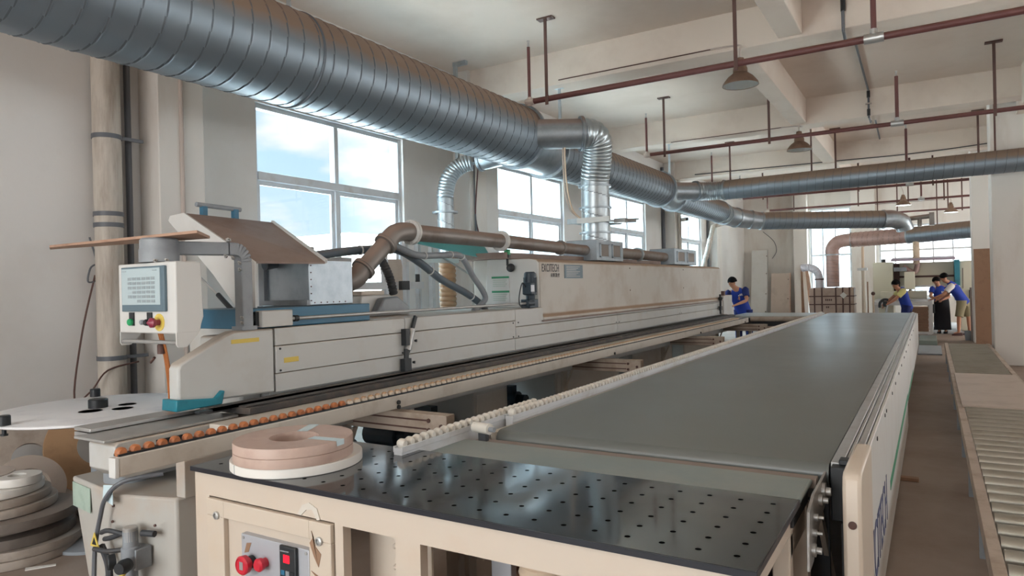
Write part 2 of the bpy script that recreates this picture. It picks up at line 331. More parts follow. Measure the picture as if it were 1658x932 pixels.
def thing(name, label, cat, loc=(0, 0, 0), group=None):
    o = bpy.data.objects.new(name, None); COL.objects.link(o); o.location = loc; o.empty_display_size = 0.1
    OFF[o.name] = Vector(loc)
    return tag(o, label, cat, group)
def dup(root, loc, rotz=None, label=None):
    r = root.copy(); COL.objects.link(r); r.location = loc
    if rotz is not None: r.rotation_euler = (0, 0, rotz)
    if label: r['label'] = label
    for ch in list(root.children):
        c = ch.copy(); COL.objects.link(c); c.parent = r
        for g in list(ch.children):
            d = g.copy(); COL.objects.link(d); d.parent = c
    return r
def text(name, body, size, m, parent, loc, mtx3, extrude=0.001, align='LEFT', space=1.0, sx=1.0):
    c = bpy.data.curves.new(name, 'FONT'); c.body = body; c.size = size; c.extrude = extrude; c.align_x = align
    c.space_character = space; o0 = bpy.data.objects.new(name, c); COL.objects.link(o0)
    dg = bpy.context.evaluated_depsgraph_get(); dg.update(); me = bpy.data.meshes.new_from_object(o0.evaluated_get(dg)); bpy.data.objects.remove(o0)
    me.name = name; me.materials.clear(); me.materials.append(M[m])
    for v in me.vertices: v.co.x *= sx
    o = bpy.data.objects.new(name, me); COL.objects.link(o); o['kind'] = 'stuff'
    off = OFF.get(parent.name, V(0, 0, 0)); o.parent = parent
    p = Vector(loc) - off
    o.matrix_local = Matrix(((mtx3[0][0], mtx3[1][0], mtx3[2][0], p.x), (mtx3[0][1], mtx3[1][1], mtx3[2][1], p.y), (mtx3[0][2], mtx3[1][2], mtx3[2][2], p.z), (0, 0, 0, 1)))
    return o
FACE_PX = ((0, 1, 0), (0, 0, 1), (1, 0, 0))     # lettering read on a face that looks towards +x
def spline(pts, k=8):
    pts = [Vector(p) for p in pts]; out = []
    for i in range(len(pts) - 1):
        p0, p1, p2, p3 = pts[max(i - 1, 0)], pts[i], pts[i + 1], pts[min(i + 2, len(pts) - 1)]
        for j in range(k):
            t = j / k
            out.append(0.5 * ((2 * p1) + (p2 - p0) * t + (2 * p0 - 5 * p1 + 4 * p2 - p3) * t * t + (3 * p1 - p0 - 3 * p2 + p3) * t ** 3))
    out.append(pts[-1]); return out
def arc(c, r, a0, a1, e1, e2, n=8):
    c, e1, e2 = Vector(c), Vector(e1), Vector(e2)
    return [c + e1 * (r * math.cos(a0 + (a1 - a0) * i / n)) + e2 * (r * math.sin(a0 + (a1 - a0) * i / n)) for i in range(n + 1)]
def path_even(pts, step):
    pts = [Vector(p) for p in pts]; out = [pts[0]]; acc = 0.0
    for a, b in zip(pts, pts[1:]):
        L = (b - a).length; t = step - acc
        while t <= L:
            out.append(a + (b - a) * (t / L)); t += step
        acc = (acc + L) % step
    return out
def ribbed(pts, r, pitch, amp, n=20):
    """corrugated hose along a path"""
    q = path_even(pts, pitch / 4)
    return q, [r + amp * (0, 0.7, 1, 0.7)[i % 4] for i in range(len(q))]

# ================================================================== SETTING
def struct(name, bld, m, label, cat, bevel=0, **k):
    return tag(bld.build(name, m, bevel=bevel, **k), label, cat, kind='structure')
XW, YE, YB, XR, ZC = -6.5, 29.0, -5.5, 9.2, 5.05
struct('floor', B().box(-7, 9.6, -6, 29.4, -0.12, 0), 'floor', 'dusty grey-brown concrete floor of the factory hall', 'floor')
struct('ceiling', B().box(-7, 9.6, -6, 29.4, ZC, ZC + 0.2), 'ceiling', 'cream limewashed concrete ceiling slab between the beams', 'ceiling')
# left wall with its four window openings
wl = B(); ZS, ZT = 0.98, 3.78; y = -6.0
for a, b in WIN_Y + [(29.4, 29.4)]:
    wl.box(XW - 0.25, XW, y, a, 0, ZC)
    if a < b: wl.box(XW - 0.25, XW, a, b, 0, ZS); wl.box(XW - 0.25, XW, a, b, ZT, ZC)
    y = b
struct('wall_left', wl, 'wall', 'long grey-white plaster wall on the left with four windows', 'wall', smooth=False)
wb = B(); EX = [(-4.0, -2.55, 0.55, 4.35), (-1.62, 1.75, 0.9, 3.55)]
x = -6.5
for x0, x1, z0, z1 in EX:
    wb.box(x, x0, YE, YE + 0.25, 0, ZC); wb.box(x0, x1, YE, YE + 0.25, 0, z0); wb.box(x0, x1, YE, YE + 0.25, z1, ZC); x = x1
wb.box(x, XR, YE, YE + 0.25, 0, ZC)
struct('wall_back', wb, 'pillar', 'pale far end wall behind the leaning panels and the machining centre', 'wall', smooth=False)
# unseen sides of the hall: openings added behind and right to admit fill light
wf = B(); wf.box(-6.5, -5.0, YB - 0.25, YB, 0, ZC); wf.box(-5.0, 0.3, YB - 0.25, YB, 4.3, ZC); wf.box(0.3, XR, YB - 0.25, YB, 0, ZC)
struct('wall_front', wf, 'wall', 'plaster wall behind the viewpoint with an opening added for fill light', 'wall', smooth=False)
wr = B(); y = -6.0
for a, b in [(-0.2, 4.2), (6.8, 11.2), (13.8, 18.2), (20.8, 25.2), (29.4, 29.4)]:
    wr.box(XR, XR + 0.25, y, a, 0, ZC)
    if a < b: wr.box(XR, XR + 0.25, a, b, 0, 1.1); wr.box(XR, XR + 0.25, a, b, 3.7, ZC)
    y = b
struct('wall_right', wr, 'wall', 'plaster wall on the far right side with openings added for fill light', 'wall', smooth=False)
# ceiling beams: five across, pieces lengthwise
nth = ['nearest', 'second', 'third', 'fourth', 'farthest']
for i, yb in enumerate((3.9, 9.0, 14.1, 19.2, 24.3)):
    struct('beam', B().box(XW, XR, yb, yb + 0.42, 4.56, ZC + .02), 'beam', f'{nth[i]} limewashed concrete beam crossing the ceiling from the left wall', 'beam', bevel=0.012)
for i, (x0, x1, ya, yb) in enumerate([(-1.55, -1.27, 4.32, 9.0), (-2.24, -1.96, 9.42, 14.1), (-2.3, -2.0, 14.52, 19.2), (-2.3, -2.0, 19.62, 24.3)]):
    struct('beam', B().box(x0, x1, ya, yb, 4.59, ZC + .02), 'beam', f'{nth[i]} narrow lengthwise ceiling beam running between two cross beams', 'beam', bevel=0.012)
for i, (ya, yb) in enumerate([(9.42, 14.1), (14.52, 19.2), (19.62, 24.3)]):
    struct('beam', B().box(1.34, 1.72, ya, yb, 4.42, ZC + .02), 'beam', f'{nth[i]} deep lengthwise ceiling beam above the right-hand pillars', 'beam', bevel=0.012)
# wall pillars between the windows
for i, (a, b) in enumerate([(3.8, 4.28), (8.92, 9.4), (13.98, 14.5), (19.1, 19.6), (23.6, 24.2)]):
    struct('pillar', B().box(XW, XW + 0.32, a, b, 0, ZC), 'pillar', f'{nth[i]} shallow plaster pillar on the left window wall', 'pillar', bevel=0.01)
struct('pillar', B().box(0.95, 2.2, 14.95, 15.6, 0, ZC), 'pillar', 'broad grey plaster pillar standing beside the roller conveyor', 'pillar', bevel=0.012)
struct('pillar', B().box(0.86, 1.7, 19.8, 20.4, 0, ZC), 'pillar', 'beige pillar behind the tall brown board, past the broad grey pillar', 'pillar', bevel=0.012)
struct('pillar', B().box(-2.5, -1.72, 28.5, 29.0, 0, ZC), 'pillar', 'cream pillar on the far wall between the two far windows', 'pillar', bevel=0.012)
struct('pillar', B().box(-4.55, -4.05, 28.6, 29.0, 0, ZC), 'pillar', 'pinkish pillar on the far wall beside the leaning planks', 'pillar', bevel=0.012)

def window_side(n, y0, y1, label):
    w = thing('window_%d' % n, label, 'window', (XW, (y0 + y1) / 2, ZS)); tag(w, kind='structure')
    xo, xi = XW - 0.14, XW - 0.05; t = 0.055; ym = y0 + (y1 - y0) * 0.505; zt0, zt1 = 2.90, 3.0
    f = B(); f.box(xo, xi, y0, y0 + t, ZS, ZT); f.box(xo, xi, y1 - t, y1, ZS, ZT); f.box(xo, xi, y0 + t, y1 - t, ZT - t, ZT); f.box(xo, xi, y0 + t, y1 - t, ZS, ZS + t)
    f.box(xo, xi + 0.02, y0 + t, y1 - t, zt0, zt1)
    f.box(xo, xi, ym - 0.035, ym + 0.035, zt1, ZT - t); f.box(xo, xi, ym - 0.03, ym + 0.03, ZS + t, zt0)
    f.build('window_frame', 'alu', w, bevel=0.006)
    for a, b in ((y0 + t, ym - 0.03), (ym + 0.03, y1 - t)):           # sliding sashes in the lower half
        s = B(); q = 0.05; X0, X1 = xo + 0.025, xo + 0.06
        s.box(X0, X1, a, a + q, ZS + t, zt0); s.box(X0, X1, b - q, b, ZS + t, zt0); s.box(X0, X1, a + q, b - q, ZS + t, ZS + t + q); s.box(X0, X1, a + q, b - q, zt0 - q, zt0)
        s.build('sash', 'alu', w, bevel=0.004)
    for a, b in ((y0 + t, ym - 0.03), (ym + 0.03, y1 - t)):
        for c, d in ((ZS + t, zt0), (zt1, ZT - t)):
            B().box(xo + 0.04, xo + 0.046, a, b, c, d).build('pane', 'glass', w, smooth=False)
    B().box(XW - 0.02, XW + 0.04, y0 - 0.05, y1 + 0.05, ZS - 0.05, ZS).build('window_sill', 'pillar', w, bevel=0.006)
for i, (a, b) in enumerate(WIN_Y):
    window_side(i + 1, a, b, ['large window above the steel hood box, showing blue sky', 'white-lit window left of the round vertical drop duct',
                              'white-lit window right of the round vertical drop duct', 'narrow-looking window at the far end of the left wall'][i])
def window_end(n, x0, x1, z0, z1, xs, zs, label):
    w = thing('window_%d' % n, label, 'window', ((x0 + x1) / 2, YE, z0)); tag(w, kind='structure')
    f = B(); t = 0.06; ya, yb = YE + 0.08, YE + 0.15
    f.box(x0, x0 + t, ya, yb, z0, z1); f.box(x1 - t, x1, ya, yb, z0, z1); f.box(x0 + t, x1 - t, ya, yb, z1 - t, z1); f.box(x0 + t, x1 - t, ya, yb, z0, z0 + t)
    for q in xs: f.box(q - 0.02, q + 0.02, ya, yb, z0 + t, z1 - t)
    for q in zs: f.box(x0 + t, x1 - t, ya - 0.01, yb, q - 0.03, q + 0.03)
    f.build('window_frame', 'alu', w)
    g = [x0 + t] + list(xs) + [x1 - t]
    for a, b in zip(g, g[1:]): B().box(a + 0.02, b - 0.02, YE + 0.11, YE + 0.116, z0 + t, z1 - t).build('pane', 'glass', w, smooth=False)
window_end(5, -4.0, -2.55, 0.55, 4.35, (-3.55, -3.1), (2.55,), 'tall bright far window behind the vertical duct and wrapped carton')
window_end(6, -1.62, 1.75, 0.9, 3.55, (-1.1, -0.5, 0.1, 0.7, 1.25), (2.62,), 'wide bright far window above the cream machining centre')

# outside the windows: paving and pale low buildings far off
struct('ground_outside', B().box(-160, -6.9, -80, 160, -3.3, -3.0), 'ground', 'pale paved yard seen outside the windows', 'ground')
struct('ground_outside', B().box(-6.9, 60, 29.6, 160, -3.3, -3.0), 'ground', 'pale paved yard beyond the far end windows', 'ground')
def building(x, y, w, d, h, label):
    t = thing('building', label, 'building', (x, y, -3))
    B().box(x - w / 2, x + w / 2, y - d / 2, y + d / 2, -3, h).build('wall', 'far_wall', t)
    for k in range(int(d // 5)):
        for j in range(int((h + 3) // 3.6)):
            yy = y - d / 2 + 2.5 + k * 5; zz = -1.6 + j * 3.6
            B().box(x + w / 2, x + w / 2 + 0.05, yy - 0.9, yy + 0.9, zz, zz + 1.5).build('window', 'far_glass', t)
    B().box(x - w / 2 - .4, x + w / 2 + .4, y - d / 2 - .4, y + d / 2 + .4, h, h + 0.4).build('roof', 'far_wall', t)
building(-90, 96, 14, 24, 11.0, 'pale low building seen through the first window, near its mullion')
building(-92, 128, 16, 26, 9.5, 'pale lower building seen through the right half of the first window')

# ================================================================== DUCTWORK
def spiral(bld, p0, p1, r0, r1=None, pitch=0.165, n=64, amp=0.005, per=20, ph=0.0):
    """spiral-seam round duct between two points; a helical lock seam stands out of the sheet"""
    p0, p1 = Vector(p0), Vector(p1); r1 = r0 if r1 is None else r1
    a = (p1 - p0); L = a.length; a.normalize(); u = Vector((0, 0, 1)) if abs(a.z) < 0.9 else Vector((1, 0, 0)); u = (u - a * u.dot(a)).normalized(); w = a.cross(u)
    k = max(2, int(L / pitch * per)); vs, fs, mi = [], [], []
    prof = {0: 1.0, 1: 0.1, per - 1: -0.55}
    for i in range(k + 1):
        h = L * i / k; rr = r0 + (r1 - r0) * i / k
        for j in range(n):
            t = int(math.floor((h / pitch + j / n + ph) * per + 1e-6)) % per
            q = rr + amp * prof.get(t, 0.0)
            g = 2 * PI * j / n
            vs.append(p0 + a * h + (u * math.cos(g) + w * math.sin(g)) * q)
    for i in range(k):
        fs += [(i * n + j, i * n + (j + 1) % n, (i + 1) * n + (j + 1) % n, (i + 1) * n + j) for j in range(n)]
        h = L * i / k
        mi += [1 if int(math.floor((h / pitch + j / n + ph) * per + 1e-6)) % per == per - 1 else 0 for j in range(n)]
    bld.mi = mi
    return bld.add(vs, fs)
def flange(parent, c, axis, r, bolts=16, w=0.035, m='galv', name='flange', t=0.02):
    f = B(); a = Vector(axis).normalized()
    f.lathe([(r - 0.01, -t), (r + w, -t), (r + w, -t * .15), (r + w - .004, 0), (r + w, t * .15), (r + w, t), (r - 0.01, t)], c, a, n=48)
    u = Vector((0, 0, 1)) if abs(a.z) < 0.9 else Vector((1, 0, 0)); u = (u - a * u.dot(a)).normalized(); q = a.cross(u)
    for i in range(bolts):
        g = 2 * PI * i / bolts; c2 = Vector(c) + (u * math.cos(g) + q * math.sin(g)) * (r + w * .55)
        f.lathe([(0.008, -t - .008), (0.008, t + .008)], c2, a, n=6)
    return f.build(name, m, parent)

XD = -4.70
D = thing('spiral_duct', 'long thick spiral exhaust duct running under the ceiling towards the far elbow', 'duct', (XD, 3, 3.2))
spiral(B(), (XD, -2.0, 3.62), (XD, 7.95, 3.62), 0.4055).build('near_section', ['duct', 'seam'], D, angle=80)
B().lathe([(0.409, -0.012), (0.416, -0.008), (0.416, 0.008), (0.409, 0.012)], (XD, 4.12, 3.62), (0, 1, 0), n=64).build('joint_ring', 'seam', D)
flange(D, (XD, 7.95, 3.62), (0, 1, 0), 0.405, 24)
B().tube([(XD, 7.95, 3.60), (XD, 8.2, 3.58), (XD, 8.72, 3.54)], [0.402, 0.385, 0.35], n=64).build('wye_section', 'galv', D)
flange(D, (XD, 8.72, 3.535), (0, 1, 0), 0.352, 20)
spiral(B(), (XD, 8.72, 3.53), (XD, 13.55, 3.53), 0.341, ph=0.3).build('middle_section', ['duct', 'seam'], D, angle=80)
flange(D, (XD, 13.55, 3.53), (0, 1, 0), 0.341, 20)
B().tube([(XD, 13.55, 3.52), (XD, 14.0, 3.49), (XD, 14.4, 3.46)], [0.338, 0.31, 0.288], n=48).build('wye_section', 'galv', D)
flange(D, (XD, 14.4, 3.455), (0, 1, 0), 0.285, 20)
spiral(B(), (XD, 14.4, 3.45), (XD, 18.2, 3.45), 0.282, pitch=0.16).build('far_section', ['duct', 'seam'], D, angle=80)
# lateral outlets of the two wye pieces
LA0, LA1 = V(XD + 0.05, 7.72, 3.60), V(-3.93, 8.30, 3.62)
B().tube([LA0, LA1], 0.195, n=40).build('lateral_outlet', 'galv', D)
flange(D, LA1, LA1 - LA0, 0.195, 14)
LB0, LB1 = V(XD + 0.05, 13.72, 3.50), V(-4.18, 14.33, 3.52)
B().tube([LB0, LB1], 0.185, n=40).build('lateral_outlet', 'galv', D)
flange(D, LB1, LB1 - LB0, 0.185, 14)
# far gored elbow and the run to the right
e0, e1 = V(XD, 18.2, 3.45), V(-3.95, 19.72, 3.26)
pe = spline([e0, e0 + V(0.0, 0.45, -0.03), V(-4.52, 19.25, 3.36), V(-4.2, 19.55, 3.3), e1], 3)
B().tube(pe, [0.284 - 0.05 * i / (len(pe) - 1) for i in range(len(pe))], n=32).build('gored_elbow', 'galv', D, angle=15)
for i in (0, 3, 6, 9, len(pe) - 1):
    dvec = pe[min(i + 1, len(pe) - 1)] - pe[max(i - 1, 0)]
    flange(D, pe[i], dvec, 0.284 - 0.05 * i / (len(pe) - 1), 0, w=0.018, name='elbow_joint_ring')
dirv = V(0.90, 0.43, -0.02).normalized(); e2 = e1 + dirv * 3.2
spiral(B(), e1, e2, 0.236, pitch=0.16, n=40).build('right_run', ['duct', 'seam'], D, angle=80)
pe2 = spline([e2, e2 + dirv * .25, e2 + dirv * .45 + V(0.03, 0.06, -.10), e2 + dirv * .52 + V(0.03, 0.1, -.28)], 4)
B().tube(pe2, [0.238] * 5 + [0.232] * 4 + [0.21] * (len(pe2) - 9), n=32).build('end_elbow', 'galv', D)
flange(D, e2, dirv, 0.238, 0, w=0.02, name='elbow_joint_ring')
vb = B(); c0 = e2 + dirv * .62
vb.tube([c0, c0 + V(.55, .1, 0.05)], 0.06, n=12); vb.tube([c0 + V(.28, .05, 0), c0 + V(.28, .05, -.22)], 0.05, n=12); vb.box(c0.x + .5, c0.x + .62, c0.y, c0.y + .2, c0.z - .2, c0.z + .14)
vb.build('damper_drive', 'rustpipe', D)
for yy, z1, zb in ((4.1, ZC, 4.03), (9.2, 4.57, 3.88), (14.25, 4.57, 3.77)):
    h = B(); h.bar((XD, yy, zb - .01), (XD, yy, z1), 0.045, 0.012); h.box(XD - .07, XD + .07, yy - .03, yy + .03, z1 - .012, z1)
    h.build('hanger', 'clean_galv', D)
h = B(); h.bar((-6.14, 8.55, 3.45), (-6.14, 8.55, 5.0), 0.05, 0.05); h.box(-6.17, -5.93, 8.52, 8.58, 4.99, ZC); h.bar((-6.14, 8.55, 3.48), (XD - .3, 8.55, 3.48), 0.04, 0.04)
h.build('hanger', 'clean_galv', D)

# drop duct from the first lateral down to the hood box
DD = thing('drop_duct', 'round vertical galvanised drop duct with flexible elbow above the logo hood', 'duct', (-3.97, 8.72, 2.2))
q = spline([LA1, LA1 + V(.09, .11, 0.0), (-3.80, 8.50, 3.54), (-3.84, 8.60, 3.34), (-3.90, 8.66, 3.12), (-3.92, 8.68, 3.05)], 8)
hp, hr = ribbed(q, 0.185, 0.05, 0.016); B().tube(hp, hr, n=36).build('flexible_elbow', 'clean_galv', DD, angle=60)
spiral(B(), (-3.93, 8.69, 2.2), (-3.92, 8.68, 3.06), 0.19, pitch=0.3, n=40, amp=0.004).build('spiral_pipe', ['clean_galv', 'greypaint'], DD, angle=80)
for z in (2.96, 2.66, 2.32):
    B().lathe([(0.19, -.012), (0.225, -.012), (0.225, .012), (0.19, .012)], (-3.93, 8.69, z), n=40).build('clamp_ring', 'galv', DD)
gt = B(); gt.box(-4.22, -3.66, 8.42, 8.96, 2.455, 2.48); gt.box(-4.22, -3.66, 8.40, 8.44, 2.44, 2.51); gt.box(-4.22, -3.66, 8.94, 8.98, 2.44, 2.51)
bg_ = gt.build('blast_gate', 'clean_galv', DD)
gc = B(); gc.tube([(-3.64, 8.80, 2.47), (-3.50, 8.86, 2.47), (-3.42, 8.90, 2.47)], 0.022, n=10); gc.box(-3.66, -3.50, 8.70, 8.80, 2.445, 2.50); gc.tube([(-3.5, 8.75, 2.48), (-3.34, 8.80, 2.48)], .012, n=8)
gc.build('air_cylinder', 'steel', bg_)
gb = B(); gb.bar((-4.05, 8.36, 2.47), (-3.60, 8.40, 2.475), 0.03, 0.07); gb.build('slide_rail', 'white2', bg_)
for k in (0, 1):
    pts = spline([(-4.12 + .03 * k, 8.12, 3.44), (-4.12 + .03 * k, 8.13, 3.1), (-4.11 + .04 * k, 8.16, 2.8), (-4.08 + .03 * k, 8.25, 2.6), (-4.0, 8.37, 2.50)], 6)
    tag(B().tube(pts, 0.011, n=6).build('air_hose', 'creamhose' if k else 'conduit', origin=pts[-1]), ['pale air hose hanging to the blast gate, the greyer of two', 'cream air hose hanging to the blast gate, the warmer of two'][k], 'hose')

# transverse branch duct
BD = thing('branch_duct', 'thin brown-topped spiral duct running right across to the broad grey pillar', 'duct', (-3.8, 14.6, 3.3))
q = spline([LB1, LB1 + V(.10, .10, 0), (-3.95, 14.52, 3.52), (-3.78, 14.57, 3.52), (-3.66, 14.58, 3.52)], 6)
hp, hr = ribbed(q, 0.178, 0.045, 0.014); B().tube(hp, hr, n=32).build('flexible_bend', 'galv', BD, angle=60)
flange(BD, (-3.64, 14.58, 3.52), (1, 0, 0), 0.19, 0, w=0.025)
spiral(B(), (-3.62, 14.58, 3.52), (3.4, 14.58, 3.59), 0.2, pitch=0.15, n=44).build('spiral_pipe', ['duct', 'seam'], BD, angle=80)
for xx in (-1.95, 1.0): B().bar((xx, 14.58, 3.7), (xx, 14.58, 4.56 if xx < 0 else ZC), 0.03, 0.012).build('hanger', 'rod', BD)

# wall drop duct left of the second window
FD = thing('flexible_drop_duct', 'small flexible duct dropping down the wall between the first two windows', 'duct', (-6.1, 8.1, 2.0))
q = spline([(-5.25, 8.5, 3.50), (-5.6, 8.42, 3.48), (-5.86, 8.28, 3.42), (-6.0, 8.16, 3.26), (-6.05, 8.11, 3.04), (-6.06, 8.1, 2.92)], 8)
hp, hr = ribbed(q[12:], 0.115, 0.045, 0.012); B().tube(hp, hr, n=24).build('flexible_elbow', 'clean_galv', FD, angle=60)
B().tube([(-4.95, 8.5, 3.56), (-5.62, 8.41, 3.48)], 0.15, n=28).build('collar', 'clean_galv', FD)
flange(FD, (-5.62, 8.41, 3.48), (-1, -.12, -.1), 0.13, 8)
spiral(B(), (-6.06, 8.1, 1.4), (-6.06, 8.1, 2.93), 0.118, pitch=0.28, n=28, amp=0.004).build('spiral_pipe', ['clean_galv', 'greypaint'], FD, angle=80)
B().lathe([(0.118, -.012), (0.19, -.012), (0.19, .012), (0.118, .012)], (-6.06, 8.1, 2.72), n=28).build('clamp_ring', 'galv', FD)
for k in (0, 1):
    pts = spline([(-5.7, 8.45, 3.38), (-6.0, 8.8, 2.75), (-6.14, 9.06 + .05 * k, 2.4), (-6.16, 9.15 + .05 * k, 2.0), (-6.16, 9.18 + .05 * k, 1.7)], 6)
    tag(B().tube(pts, 0.010, n=6).build('wall_cable', 'red' if k else 'dconduit', origin=pts[-1]), ['dark cable slanting down from the flexible wall duct', 'reddish cable slanting down from the flexible wall duct'][k], 'cable')

# far duct over the wrapped carton
FR = thing('far_duct', 'pinkish spiral duct rising from the wrapped carton and turning right', 'duct', (-2.77, 25, 1.35))
spiral(B(), (-2.77, 25, 1.36), (-2.77, 25, 2.42), 0.2, pitch=0.12, n=32).build('riser', ['pinkhose', 'seam'], FR, angle=80)
pe = spline([(-2.77, 25, 2.42), (-2.77, 25, 2.62), (-2.62, 25, 2.82), (-2.36, 24.98, 2.88), (-2.2, 24.95, 2.88)], 3)
B().tube(pe, 0.21, n=28).build('gored_elbow', 'pinkhose', FR, angle=15)
flange(FR, (-2.77, 25, 2.42), (0, 0, 1), 0.2, 0, w=.05); flange(FR, (-2.2, 24.95, 2.88), (1, 0, 0), 0.215, 0, w=.03)
spiral(B(), (-2.2, 24.95, 2.88), (-0.55, 24.4, 2.9), 0.235, pitch=0.16, n=36, amp=.011).build('ribbed_run', ['pinkhose', 'seam'], FR, angle=80)
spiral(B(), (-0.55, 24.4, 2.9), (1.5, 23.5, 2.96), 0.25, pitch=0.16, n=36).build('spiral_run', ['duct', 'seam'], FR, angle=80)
flange(FR, (-0.55, 24.4, 2.9), (1, -.4, 0), 0.235, 0, w=.02)
B().bar((0.2, 24.1, 3.1), (0.2, 24.1, ZC), 0.03, 0.012).build('hanger', 'rod', FR)
B().bar((-1.4, 24.7, 3.05), (-1.4, 24.7, ZC), 0.03, 0.012).build('hanger', 'rod', FR)
# slanting pipe near the far corner of the left wall
SP = thing('slanting_pipe', 'slanting grey pipe rising to the big duct beside the last window', 'pipe', (-6.0, 21.1, 1.9))
B().tube([(-6.0, 20.95, 0), (-6.0, 20.95, 1.75), (-6.0, 21.0, 1.85), (-6.0, 22.5, 3.42), (-5.6, 22.7, 3.55)], 0.075, n=16).build('pipe', 'pvc', SP)
for t in (0.35, 0.7): 
    c = V(-6.0, 21.0 + 1.5 * t, 1.85 + 1.57 * t); B().lathe([(.076, -.03), (.09, -.03), (.09, .03), (.076, .03)], c, (0, 1.5, 1.57), n=16).build('coupling', 'conduit', SP)

# ================================================================== SPRINKLER PIPES, LAMPS, CONDUITS
def sprinkler_head(bld, p):
    x, y, z = p; bld.lathe([(.016, 0), (.016, .03), (.008, .035), (.008, .06), (.02, .075), (.02, .08)], p, n=10); bld.bar((x - .012, y, z + .03), (x - .012, y, z + .075), .004, .004); bld.bar((x + .012, y, z + .03), (x + .012, y, z + .075), .004, .004)
def sprinkler(label, x0, x1, y, z, r, end_riser, risers, hangers, r2=0.021):
    t = thing('sprinkler_pipe', label, 'pipe', (x0, y, z), 'red sprinkler pipes under the ceiling')
    B().tube([(x0, y, z), (x1, y, z)], r, n=16).build('pipe', 'red', t)
    if end_riser:
        b = B(); b.tube([(x0, y, z), (x0, y, z + end_riser)], r2, n=12); o = b.build('riser', 'red', t)
        c = B(); c.lathe([(r2 + .012, -.05), (r2 + .012, .06)], (x0, y, z), n=12); c.tube([(x0 - .05, y, z), (x0 + .07, y, z)], r + .01, n=12); c.build('elbow_fitting', 'conduit', t)
        s = B(); sprinkler_head(s, (x0, y, z + end_riser)); s.build('sprinkler_head', 'steel', o)
    for rx, hgt in risers:
        o = B().tube([(rx, y, z), (rx, y, z + hgt)], r2 + .006, n=12).build('riser', 'red', t)
        c = B(); c.tube([(rx - .09, y, z), (rx + .09, y, z)], r + .014, n=14); c.lathe([(r2 + .016, 0), (r2 + .016, .09)], (rx, y, z), n=12); c.build('tee_fitting', 'steel', t)
        s = B(); sprinkler_head(s, (rx, y, z + hgt)); s.build('sprinkler_head', 'steel', o)
    for hx, top in hangers:
        b = B(); b.bar((hx, y - r - .008, z - r - .05), (hx, y - r - .008, top), .04, .014); b.box(hx - .11, hx + .11, y - r - .04, y + .03, top - .018, top); b.bar((hx, y, z + r), (hx, y - r - .02, z + r + .01), .02, .008)
        b.build('hanger', 'rod', t)
sprinkler('red-brown sprinkler pipe nearest the viewpoint, ending above the thick duct', -4.44, 7.5, 7.83, 4.02, 0.036, 0.72, [(-0.44, 0.95), (4.0, .9)], [(-4.16, ZC), (-1.79, ZC), (2.5, ZC)])
sprinkler('red-brown sprinkler pipe running past the second hanging lamp', -4.52, 7.5, 12.4, 4.03, 0.034, 0.70, [(-0.40, 0.74), (4.0, .7)], [(-4.16, ZC), (-2.31, ZC), (0.86, ZC), (3.5, ZC)])
sprinkler('red-brown sprinkler pipe close above the thin transverse duct', -4.62, 7.5, 17.3, 4.05, 0.034, 0.72, [(-0.4, 0.8)], [(-4.16, ZC), (-1.8, ZC), (.9, ZC)])
sprinkler('red-brown sprinkler pipe directly below the thin transverse duct', -4.75, 1.02, 20.85, 4.05, 0.036, 0.6, [(-0.42, 0.75)], [(-4.1, ZC), (-1.62, ZC), (0.1, ZC)])
sprinkler('red-brown sprinkler pipe level with the third hanging lamp', -4.76, 1.4, 24.85, 4.03, 0.034, 0.6, [(-0.2, .7)], [(-3.9, ZC), (-1.95, ZC), (-0.55, ZC), (0.4, ZC)])
sprinkler('farthest red-brown sprinkler pipe, above the pinkish far duct', -1.4, 1.6, 27.6, 3.9, 0.034, 0.0, [], [(-0.95, ZC), (0.55, ZC), (.95, ZC)])

def lamp(label, x, y, zr, yw):
    """bell-shaped shade on a bent conduit arm"""
    t = thing('hanging_lamp', label, 'lamp', (x, y, zr), 'rusty hanging factory lamps')
    B().lathe([(.215, 0), (.205, .03), (.15, .10), (.085, .15), (.06, .165), (.055, .17), (.078, .145), (.14, .093), (.196, .026), (.208, 0)], (x, y, zr), n=36, close=True).build('lamp_shade', 'lampshade', t)
    B().lathe([(.206, .004), (.19, .03), (.135, .09), (.07, .138), (.0, .14)], (x, y, zr), n=36).build('reflector', 'lampin', t)
    s = B(); s.lathe([(.085, .155), (.085, .20), (.06, .25), (.045, .33), (.02, .34)], (x, y, zr), n=20)
    for g in range(6): s.bar((x + .07 * math.cos(g * PI / 3), y + .07 * math.sin(g * PI / 3), zr + .16), (x + .05 * math.cos(g * PI / 3), y + .05 * math.sin(g * PI / 3), zr + .28), .012, .03)
    s.build('lamp_holder', 'lampshade', t)
    b = B(); b.lathe([(.0, .02), (.045, .03), (.055, .07), (.03, .12), (.03, .14)], (x, y, zr), n=20); b.build('bulb', 'bulb', t)
    pts = spline([(x, y, zr + .33), (x, y + .02, zr + .45), (x - .06, yw - .1, zr + .58), (x - .2, yw - .02, zr + .62), (x - .45, yw - .015, zr + .63)], 6)
    B().tube(pts, 0.012, n=8).build('bent_arm', 'conduit', t)
    B().tube([(x - .45, yw - .015, zr + .63), (-4.6, yw - .015, zr + .63)], 0.008, n=8).build('cable_conduit', 'rod', t)
lamp('rusty bell lamp hanging nearest, under the first sprinkler pipe', -1.93, 8.62, 3.99, 9.0)
lamp('rusty bell lamp hanging second, below the second sprinkler pipe', -1.96, 13.2, 3.93, 14.1)
lamp('rusty bell lamp hanging third, below the fifth sprinkler pipe', -0.68, 24.5, 3.84, 24.3)
lamp('small bell lamp hanging farthest, above the far pinkish duct', 0.62, 27.2, 3.74, 29.0)

